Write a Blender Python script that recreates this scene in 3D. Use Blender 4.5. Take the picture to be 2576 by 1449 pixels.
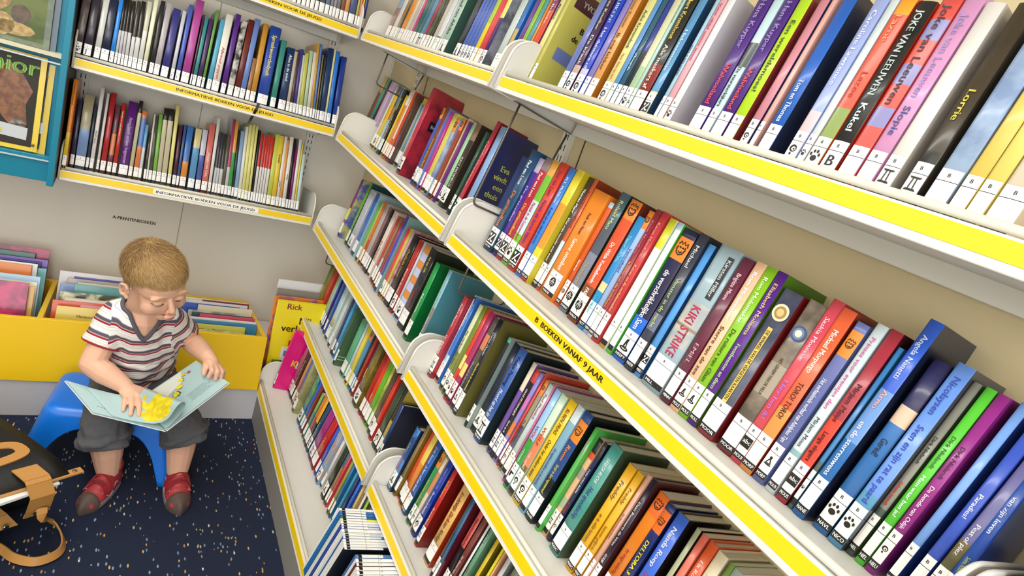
import bpy, bmesh, math, random
from mathutils import Vector, Matrix, noise
random.seed(7)
D = bpy.data
for o in list(D.objects): D.objects.remove(o)
sc = bpy.context.scene
col = sc.collection

# ---------------------------------------------------------------- camera, world, lamps, exposure
FX = 1568.92
R = ((0.8293129977, -0.4536747521, 0.3262195137), (0.1308205206, -0.4099432708, -0.9026807332), (0.5432549523, 0.7912810715, -0.2806213156))
cam = D.cameras.new('camera'); co = D.objects.new('camera', cam); col.objects.link(co); sc.camera = co
cam.sensor_width = 36.0; cam.lens = 36.0 * FX / 2576.0; cam.clip_start = 0.02; cam.clip_end = 60
m3 = Matrix((R[0], (-R[1][0], -R[1][1], -R[1][2]), (-R[2][0], -R[2][1], -R[2][2]))).transposed()
cam.dof.use_dof = False
co.matrix_world = Matrix.Translation((-0.6046155, -1.1946653, 1.3274380)) @ m3.to_4x4()

w = D.worlds.new('world'); sc.world = w; w.use_nodes = True
w.node_tree.nodes['Background'].inputs[0].default_value = (0.80, 0.90, 1.0, 1)
w.node_tree.nodes['Background'].inputs[1].default_value = 1.5
def area(name, loc, rot, sx, sy, power, colr):
    l = D.lights.new(name, 'AREA'); l.shape = 'RECTANGLE'; l.size = sx; l.size_y = sy; l.energy = power; l.color = colr
    o = D.objects.new(name, l); col.objects.link(o); o.location = loc; o.rotation_euler = rot; return o
area('ceiling_strip_lamp_aisle', (-0.95, -0.35, 2.14), (0, math.radians(10), 0), 0.30, 2.9, 30, (1.0, 0.98, 0.94))
area('ceiling_strip_lamp_window_side', (-1.72, -0.9, 1.86), (0, math.radians(62), 0), 0.45, 2.4, 9, (0.96, 0.98, 1.0))
area('added_fill_rear', (-0.95, -3.05, 1.45), (math.radians(90), 0, 0), 1.5, 1.5, 24, (1.0, 0.98, 0.95))  # unseen fill light, added behind the camera to brighten the back wall
vs = sc.view_settings
vs.view_transform = 'Standard'; vs.look = 'None'; vs.gamma = 1.0; vs.use_curve_mapping = False; vs.exposure = 0.16

# ---------------------------------------------------------------- materials
def lin(c): return c / 12.92 if c <= 0.04045 else ((c + 0.055) / 1.055) ** 2.4
def rgb(h): return tuple(lin(int(h[i:i + 2], 16) / 255) for i in (0, 2, 4)) + (1,)
MC = {}
def mat(h, rough=0.45, coat=0.0, metal=0.0, scale=26, trans=0.0):
    k = (h, rough, coat, metal, scale)
    if k in MC: return MC[k]
    m = D.materials.new('m_' + h.replace('~', '_')); m.use_nodes = True
    nt = m.node_tree; b = nt.nodes['Principled BSDF']
    a = h.split('~')
    b.inputs['Roughness'].default_value = rough; b.inputs['Metallic'].default_value = metal
    b.inputs['Coat Weight'].default_value = coat; b.inputs['Coat Roughness'].default_value = 0.12
    if len(a) == 2:
        tc = nt.nodes.new('ShaderNodeTexCoord'); n = nt.nodes.new('ShaderNodeTexNoise'); r = nt.nodes.new('ShaderNodeValToRGB')
        n.inputs['Scale'].default_value = scale; n.inputs['Detail'].default_value = 4
        r.color_ramp.elements[0].color = rgb(a[0]); r.color_ramp.elements[1].color = rgb(a[1])
        r.color_ramp.elements[0].position = 0.42; r.color_ramp.elements[1].position = 0.58
        nt.links.new(tc.outputs['Object'], n.inputs['Vector']); nt.links.new(n.outputs['Fac'], r.inputs['Fac']); nt.links.new(r.outputs['Color'], b.inputs['Base Color'])
    else: b.inputs['Base Color'].default_value = rgb(a[0])
    MC[k] = m; return m
def bump(m, scale, strength, dist=0.002, kind='ShaderNodeTexNoise', vec=None):
    nt = m.node_tree; b = nt.nodes['Principled BSDF']; tc = nt.nodes.new('ShaderNodeTexCoord'); n = nt.nodes.new(kind); bp = nt.nodes.new('ShaderNodeBump')
    n.inputs['Scale'].default_value = scale; bp.inputs['Strength'].default_value = strength; bp.inputs['Distance'].default_value = dist
    mp = nt.nodes.new('ShaderNodeMapping'); mp.inputs['Scale'].default_value = vec or (1, 1, 1)
    nt.links.new(tc.outputs['Object'], mp.inputs['Vector']); nt.links.new(mp.outputs['Vector'], n.inputs['Vector'])
    nt.links.new(n.outputs[0], bp.inputs['Height']); nt.links.new(bp.outputs['Normal'], b.inputs['Normal']); return m
WHITE = mat('f6f6f4', 0.4, 0.15); BLACK = mat('151517', 0.4, 0.15); PAGE = mat('e4dcc6', 0.8)
STEEL = mat('e9e6dd', 0.38); YEL = mat('f5d000', 0.4); ROD = mat('6c6860', 0.35, 0, 0.6)
def book_mat(h): return mat(h, 0.34, 0.35)

# ---------------------------------------------------------------- mesh helpers
class MB:
    def __init__(s): s.v = []; s.f = []; s.m = []; s.mats = []; s.sm = []
    def mi(s, m):
        if m not in s.mats: s.mats.append(m)
        return s.mats.index(m)
    def face(s, idx, m, smooth=False): s.f.append(idx); s.m.append(s.mi(m)); s.sm.append(smooth)
    def add(s, vs, fs, m, smooth=False, M=None):
        b = len(s.v); s.v += [tuple(M @ Vector(p)) if M else tuple(p) for p in vs]
        for f in fs: s.face([b + i for i in f], m, smooth)
    def box(s, lo, hi, m, M=None):
        x0, y0, z0 = lo; x1, y1, z1 = hi
        s.add([(x0, y0, z0), (x1, y0, z0), (x1, y1, z0), (x0, y1, z0), (x0, y0, z1), (x1, y0, z1), (x1, y1, z1), (x0, y1, z1)],
              [(0, 3, 2, 1), (4, 5, 6, 7), (0, 1, 5, 4), (1, 2, 6, 5), (2, 3, 7, 6), (3, 0, 4, 7)], m, False, M)
    def prism(s, poly, axis, a, b, m, M=None, smooth=False):
        n = len(poly)
        def mk(p, t): return (t, p[0], p[1]) if axis == 'x' else (p[0], t, p[1]) if axis == 'y' else (p[0], p[1], t)
        s.add([mk(p, a) for p in poly] + [mk(p, b) for p in poly],
              [tuple(range(n))[::-1], tuple(range(n, 2 * n))] + [(i, (i + 1) % n, n + (i + 1) % n, n + i) for i in range(n)], m, smooth, M)
    def tube(s, pts, r, m, seg=8, closed=False):
        pts = [Vector(p) for p in pts]; n = len(pts); rs = r if isinstance(r, (list, tuple)) else [r] * n
        b = len(s.v); up = Vector((0.13, 0.27, 0.95))
        for i, p in enumerate(pts):
            t = (pts[(i + 1) % n] - pts[i - 1]) if closed else (pts[min(i + 1, n - 1)] - pts[max(i - 1, 0)])
            t.normalize(); a = t.cross(up)
            if a.length < 1e-3: a = t.cross(Vector((1, 0, 0)))
            a.normalize(); c = t.cross(a)
            for k in range(seg):
                an = 2 * math.pi * k / seg; s.v.append(tuple(p + (a * math.cos(an) + c * math.sin(an)) * rs[i]))
        for i in range(n if closed else n - 1):
            j = (i + 1) % n
            for k in range(seg): s.face([b + i * seg + k, b + i * seg + (k + 1) % seg, b + j * seg + (k + 1) % seg, b + j * seg + k], m, True)
        if not closed:
            s.face([b + k for k in range(seg)][::-1], m); s.face([b + (n - 1) * seg + k for k in range(seg)], m)
    def ribbon(s, pts, nrm, wd, th, m):
        pts = [Vector(p) for p in pts]; n = len(pts); b = len(s.v)
        for i, p in enumerate(pts):
            t = (pts[min(i + 1, n - 1)] - pts[max(i - 1, 0)]).normalized(); N = Vector(nrm[i] if isinstance(nrm, list) else nrm); sd = t.cross(N).normalized(); N = sd.cross(t).normalized()
            for q in ((-1, -1), (1, -1), (1, 1), (-1, 1)): s.v.append(tuple(p + sd * q[0] * wd / 2 + N * q[1] * th / 2))
        for i in range(n - 1):
            for k in range(4): s.face([b + i * 4 + k, b + i * 4 + (k + 1) % 4, b + i * 4 + 4 + (k + 1) % 4, b + i * 4 + 4 + k], m, False)
        s.face([b, b + 3, b + 2, b + 1], m); e = b + (n - 1) * 4; s.face([e, e + 1, e + 2, e + 3], m)
    def mesh(s, name):
        me = D.meshes.new(name); me.from_pydata(s.v, [], s.f)
        for m in s.mats: me.materials.append(m)
        me.polygons.foreach_set('material_index', s.m); me.polygons.foreach_set('use_smooth', s.sm); me.update(); return me
    def obj(s, name, parent=None, M=None): return link(name, s.mesh(name), parent, M)
def link(name, me, parent=None, M=None):
    o = D.objects.new(name, me); col.objects.link(o)
    if parent: o.parent = parent
    if M: o.matrix_local = M
    return o
def empty(name, M=None, parent=None):
    o = D.objects.new(name, None); col.objects.link(o); o.empty_display_size = 0.02
    if parent: o.parent = parent
    if M: o.matrix_local = M
    return o
def tag(o, label, cat, group=None, kind=None):
    o['label'] = label; o['category'] = cat
    if group: o['group'] = group
    if kind: o['kind'] = kind
    return o
def struct(o): o['kind'] = 'structure'; return o
def bevel(o, wd, seg=2):
    b = o.modifiers.new('bevel', 'BEVEL'); b.width = wd; b.segments = seg; b.limit_method = 'ANGLE'; b.angle_limit = 0.6; return o

# lettering: one mesh per character, laid out by hand
GL = {}
CH = "ABCDEFGHIJKLMNOPQRSTUVWXYZabcdefghijklmnopqrstuvwxyz0123456789!?.,-'/éè+"
def build_glyphs():
    tmp = []
    for c in CH:
        for t in (c, '|' + c + '|'):
            cu = D.curves.new('t', 'FONT'); cu.body = t; cu.size = 1.0; cu.resolution_u = 2; cu.offset = 0.0
            o = D.objects.new('t', cu); col.objects.link(o); tmp.append(o)
    cu = D.curves.new('t', 'FONT'); cu.body = '||'; cu.size = 1.0; cu.offset = 0.0; o = D.objects.new('t', cu); col.objects.link(o); tmp.append(o)
    bpy.context.view_layer.update(); dg = bpy.context.evaluated_depsgraph_get()
    def wid(me):
        xs = [v.co.x for v in me.vertices]; return (min(xs), max(xs)) if xs else (0, 0)
    base = D.meshes.new_from_object(tmp[-1].evaluated_get(dg)); bw = wid(base)[1]
    for i, c in enumerate(CH):
        me = D.meshes.new_from_object(tmp[2 * i].evaluated_get(dg)); m2 = D.meshes.new_from_object(tmp[2 * i + 1].evaluated_get(dg))
        GL[c] = ([(v.co.x, v.co.y) for v in me.vertices], [tuple(p.vertices) for p in me.polygons], wid(m2)[1] - bw)
        D.meshes.remove(me); D.meshes.remove(m2)
    for o in tmp:
        c = o.data; D.objects.remove(o); D.curves.remove(c)
    GL[' '] = ([], [], 0.28)
build_glyphs()
def text2d(t):
    x = 0; vs = []; fs = []
    for c in t:
        g = GL.get(c) or GL['o']; b = len(vs)
        vs += [(x + p[0], p[1]) for p in g[0]]; fs += [tuple(b + i for i in f) for f in g[1]]; x += g[2]
    return vs, fs, x
def put_text(mb, t, m, fn, size, span=None, maxst=1.35, bold=True):
    vs, fs, wd = text2d(t)
    if wd <= 0: return
    k = size; kx = size
    if span:
        kx = min(span / wd, size * maxst)
        if kx < size * 0.62: k = size = max(kx / 0.62, 0.001)
    for dx in ((0, 0.045) if bold else (0,)): mb.add([fn((x + dx) * kx, (y - 0.34) * k) for x, y in vs], fs, m)

# ---------------------------------------------------------------- frames of the tilted shelves
TAU = math.radians(9.6); ct, st = math.cos(TAU), math.sin(TAU)
def frameR(z, x=0.0): return Matrix(((0, ct, st, x), (-1, 0, 0, 0), (0, -st, ct, z), (0, 0, 0, 1)))
def frameB(z): return Matrix(((1, 0, 0, 0), (0, ct, st, 1.0519), (0, -st, ct, z), (0, 0, 0, 1)))
ZR = {'1': 1.3536, '2': 1.0136, '3': 0.6776, '4': 0.3545, '5': 0.138}

# ---------------------------------------------------------------- room
def slab(name, lo, hi, m):
    b = MB(); b.box(lo, hi, m); return struct(b.obj(name))
def carpet():
    m = D.materials.new('carpet'); m.use_nodes = True; nt = m.node_tree; b = nt.nodes['Principled BSDF']; b.inputs['Roughness'].default_value = 0.95
    L = nt.links.new; N = nt.nodes.new
    tc = N('ShaderNodeTexCoord'); mp = N('ShaderNodeMapping'); mp.inputs['Scale'].default_value = (1.0, 0.36, 1.0); L(tc.outputs['Object'], mp.inputs['Vector'])
    v = N('ShaderNodeTexVoronoi'); v.inputs['Scale'].default_value = 130; v.inputs['Randomness'].default_value = 1.0; L(mp.outputs['Vector'], v.inputs['Vector'])
    sep = N('ShaderNodeSeparateColor'); L(v.outputs['Color'], sep.inputs['Color'])
    lt = N('ShaderNodeMath'); lt.operation = 'LESS_THAN'; lt.inputs[1].default_value = 0.27; L(v.outputs['Distance'], lt.inputs[0])
    cl = N('ShaderNodeTexNoise'); cl.inputs['Scale'].default_value = 9; L(tc.outputs['Object'], cl.inputs['Vector'])
    th = N('ShaderNodeMath'); th.operation = 'MULTIPLY_ADD'; th.inputs[1].default_value = 1.3; th.inputs[2].default_value = -0.30; L(cl.outputs['Fac'], th.inputs[0])
    gt = N('ShaderNodeMath'); gt.operation = 'LESS_THAN'; L(sep.outputs[0], gt.inputs[0]); L(th.outputs[0], gt.inputs[1])
    mu = N('ShaderNodeMath'); mu.operation = 'MULTIPLY'; L(lt.outputs[0], mu.inputs[0]); L(gt.outputs[0], mu.inputs[1])
    rp = N('ShaderNodeValToRGB'); rp.color_ramp.interpolation = 'CONSTANT'; e = rp.color_ramp.elements
    e[0].color = rgb('8fa2bc'); e[1].position = 0.4; e[1].color = rgb('d8b060')
    x = e.new(0.62); x.color = rgb('7f93ac'); x = e.new(0.82); x.color = rgb('c08a54'); x = e.new(0.92); x.color = rgb('d6d8cc')
    L(sep.outputs[1], rp.inputs['Fac'])
    n2 = N('ShaderNodeTexNoise'); n2.inputs['Scale'].default_value = 700; L(tc.outputs['Object'], n2.inputs['Vector'])
    r2 = N('ShaderNodeValToRGB'); r2.color_ramp.elements[0].color = rgb('0b1530'); r2.color_ramp.elements[1].color = rgb('182642'); L(n2.outputs['Fac'], r2.inputs['Fac'])
    mx = N('ShaderNodeMix'); mx.data_type = 'RGBA'; L(mu.outputs[0], mx.inputs[0]); L(r2.outputs['Color'], mx.inputs[6]); L(rp.outputs['Color'], mx.inputs[7]); L(mx.outputs[2], b.inputs['Base Color'])
    bp = N('ShaderNodeBump'); bp.inputs['Strength'].default_value = 0.6; bp.inputs['Distance'].default_value = 0.003; L(n2.outputs['Fac'], bp.inputs['Height']); L(bp.outputs['Normal'], b.inputs['Normal'])
    return m
WALLB = bump(mat('ece6da', 0.6), 260, 0.12, 0.001, vec=(1, 1, 0.25)); WALLR = bump(mat('d6c69e', 0.6), 260, 0.12, 0.001, vec=(1, 1, 0.25))
slab('floor', (-1.95, -3.2, -0.04), (0.26, 1.34, 0.0), carpet())
slab('wall_back', (-1.95, 1.30, 0), (0.26, 1.34, 2.2), WALLB)
slab('wall_right', (0.22, -3.2, 0), (0.26, 1.30, 2.2), WALLR)
slab('wall_left', (-1.95, -3.2, 0), (-1.91, 1.30, 2.2), WALLB)
slab('ceiling', (-1.95, -3.2, 2.2), (0.26, 1.34, 2.24), mat('ece8de', 0.7))
GRV = mat('4a4436', 0.8)
n = 0
for yy in (0.912, -0.068, -1.12, -2.1):
    n += 1; slab('trim_%d' % n, (0.2185, yy - 0.0015, 0.1), (0.2203, yy + 0.0015, 2.2), GRV)
n += 1; slab('trim_%d' % n, (-0.402, 1.2985, 0), (-0.399, 1.3003, 2.2), mat('b7ae9c', 0.8))
slab('trim_6', (0.212, 1.292, 0.1), (0.2195, 1.2995, 2.2), STEEL)
# kick board below the picture book bins
KICK = bump(mat('e6e2e4', 0.85), 330, 0.5, 0.002, 'ShaderNodeTexWave', (0, 0, 1))
KICK.node_tree.nodes['Wave Texture'].bands_direction = 'Z'
slab('baseboard_back', (-1.9, 0.765, 0), (-0.1135, 0.785, 0.118), KICK)
slab('baseboard_right', (-0.1135, -2.6, 0), (-0.0985, 0.785, 0.108), mat('8d8a84', 0.75))

# slotted uprights on both walls
def upright(name, M, label, z0=0.15, z1=2.15):
    b = MB(); b.box((-0.016, -0.012, z0), (0.016, 0.0, z1), STEEL)
    dk = mat('2a2622', 0.8); r = empty(name, M); b.obj('rail', r)
    s = MB(); z = z0 + 0.05
    while z < z1 - 0.05:
        for x in (-0.006, 0.006): s.box((x - 0.0012, -0.0126, z), (x + 0.0012, -0.0118, z + 0.014), dk)
        z += 0.025
    s.obj('slots', r); return tag(r, label, 'shelf upright', 'slotted shelf uprights')
RW = Matrix(((0, 1, 0, 0.2195), (-1, 0, 0, 0), (0, 0, 1, 0), (0, 0, 0, 1)))
for nm, y in (('at the far end of the right wall', 0.975), ('between the two right wall bays', -0.012), ('at the near end of the right wall', -1.068)):
    upright('shelf_upright', Matrix.Translation((0, y, 0)) @ RW, 'cream slotted metal upright ' + nm)
for nm, x in (('left', -0.747), ('right', -0.02)):
    upright('shelf_upright', Matrix.Translation((x, 1.2995, 0)), 'cream slotted metal upright at the %s end of the back wall shelves' % nm, 0.6)

# ---------------------------------------------------------------- shelves
def arc(cx, cy, r, a0, a1, n): return [(cx + r * math.cos(math.radians(a0 + (a1 - a0) * i / n)), cy + r * math.sin(math.radians(a0 + (a1 - a0) * i / n))) for i in range(n + 1)]
def shelf(M, x0, x1, label, group, depth=0.214, lips=True, texts=(), flip=False):
    r = empty('wall_shelf', M @ Matrix.Translation((x0, 0, 0))); L = x1 - x0
    b = MB(); b.box((0.004, 0.002, -0.004), (L - 0.004, depth, 0.002), STEEL); b.box((0.02, depth - 0.012, -0.03), (L - 0.02, depth, -0.004), STEEL)
    b.box((0.004, 0.0, -0.0275), (L - 0.004, 0.002, 0.002), STEEL); b.box((0.004, 0.0, -0.0285), (L - 0.004, 0.03, -0.0265), STEEL)
    bevel(b.obj('shelf_board', r), 0.0008, 1)
    t = MB(); t.tube([(0.005, 0.0062, 0.0088), (L - 0.005, 0.0062, 0.0088)], 0.0046, mat('dcd8c8', 0.4), 10); t.obj('front_rim', r)
    y = MB(); y.box((0.006, -0.0008, -0.0195), (L - 0.006, 0.0, -0.001), YEL)
    for p0, p1 in [q[:2] for q in texts if q[4]]: y.box((p0 - x0, -0.0012, -0.0185), (p1 - x0, -0.0008, -0.002), WHITE)
    y.obj('label_strip', r)
    if texts:
        q = MB()
        for p0, p1, s, hh, wht in texts:
            put_text(q, s, BLACK, lambda u, v, p0=p0, wht=wht: (p0 - x0 + 0.006 * wht + u, -0.0015, -0.0102 + v), hh, p1 - p0 - 0.012 * wht)
        q.obj('strip_lettering', r)
    pl = [(-0.004, -0.028), (depth, -0.03), (depth, 0.088)] + [(y_, z_) for y_, z_ in arc(0.041, 0.043, 0.045, 90, 180, 10)]
    for xx in (0.0, L - 0.0035):
        k = MB(); k.prism(pl, 'x', xx, xx + 0.0035, STEEL)
        rim = [(xx + 0.00175, y_, z_) for y_, z_ in ([(-0.004, -0.026)] + pl[:2:-1] + [(depth, 0.088)])]
        k.tube(rim, 0.0028, STEEL, 6); k.obj('bracket', r)
    return tag(r, label, 'shelf', group)
NM = {'1': 'top', '2': 'second', '3': 'third', '4': 'fourth'}
for k in '1234':
    tx = {'2b': [(0.413, 0.640, 'B  BOEKEN VANAF 9 JAAR', 0.0125, 0)]}
    shelf(frameR(ZR[k]), -0.995, -0.002, 'cream metal shelf with yellow strip, %s from top in the far right-wall bay' % NM[k], 'right wall shelves')
    shelf(frameR(ZR[k]), 0.026, 1.052, 'cream metal shelf with yellow strip, %s from top in the near right-wall bay' % NM[k], 'right wall shelves', texts=tx.get(k + 'b', ()))
shelf(frameR(ZR['2']), 1.058, 2.05, 'cream metal shelf past the near bay, at the lower right edge', 'right wall shelves')
shelf(frameR(ZR['5'], -0.1147), -0.79, 1.2, 'deep cream base shelf with yellow edge, lowest along the right wall', 'right wall shelves', depth=0.33)
shelf(frameB(ZR['1']), -0.7633, -0.002, 'cream metal shelf with yellow strip, topmost on the back wall', 'back wall shelves', texts=[(-0.43, -0.13, 'INFORMATIEVE BOEKEN VOOR DE JEUGD', 0.012, 0)])
shelf(frameB(ZR['2']), -0.7633, -0.002, 'cream metal shelf with yellow strip, middle one on the back wall', 'back wall shelves', texts=[(-0.50, -0.21, 'INFORMATIEVE BOEKEN VOOR DE JEUGD', 0.012, 0)])
shelf(frameB(ZR['3']), -0.7633, -0.002, 'cream metal shelf with white worded sticker, lowest on the back wall', 'back wall shelves', texts=[(-0.512, -0.19, 'INFORMATIEVE BOEKEN VOOR DE JEUGD', 0.012, 1)])
# wire book supports hanging under the right wall shelves
for k, a, zb, txt in (('1', -0.885, .12, 'far end of the top right-wall shelf'), ('1', 0.033, .245, 'near bay start of the top right-wall shelf'), ('2', 0.05, .10, 'near bay start of the second right-wall shelf'), ('3', -0.93, .10, 'far end of the third right-wall shelf')):
    r = empty('book_support', frameR(ZR[k]) @ Matrix.Translation((a, 0, 0))); b = MB()
    P0 = [(0, 0.062, -0.03), (0, 0.064, -zb * .6), (0, 0.066, -zb)] + [(0, 0.066 + 0.012 * (1 - math.cos(t)), -zb - 0.012 * math.sin(t)) for t in (0.5, 1.0, 1.57)] + [(0, 0.18, -zb - .012), (0, 0.192, -zb - .004), (0, 0.196, -zb * .6), (0, 0.2, -0.034)]
    b.tube(P0, 0.0024, ROD, 8); b.obj('wire', r); c = MB(); c.box((-0.012, 0.05, -0.03), (0.012, 0.205, -0.0286), ROD); c.obj('slide', r)
    tag(r, 'bent grey wire book support hanging from the ' + txt, 'book support', 'wire book supports')
# wall letters
b = MB(); put_text(b, 'A-PRENTENBOEKEN', BLACK, lambda u, v: (-0.611 + u, 1.2993, 0.474 + v), 0.0165, 0.134); tag(b.obj('wall_lettering'), 'black letters reading A-PRENTENBOEKEN on the cream back wall', 'wall lettering')
b = MB(); b.ribbon([(-.262, 1.046, 1.028), (-.266, 1.042, 1.008), (-.271, 1.052, .985), (-.273, 1.07, .965), (-.272, 1.095, .95)], (0, -1, .3), .008, .0016, BLACK); tag(b.obj('strap'), 'thin black strap hanging below the middle back-wall shelf', 'strap')
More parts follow.
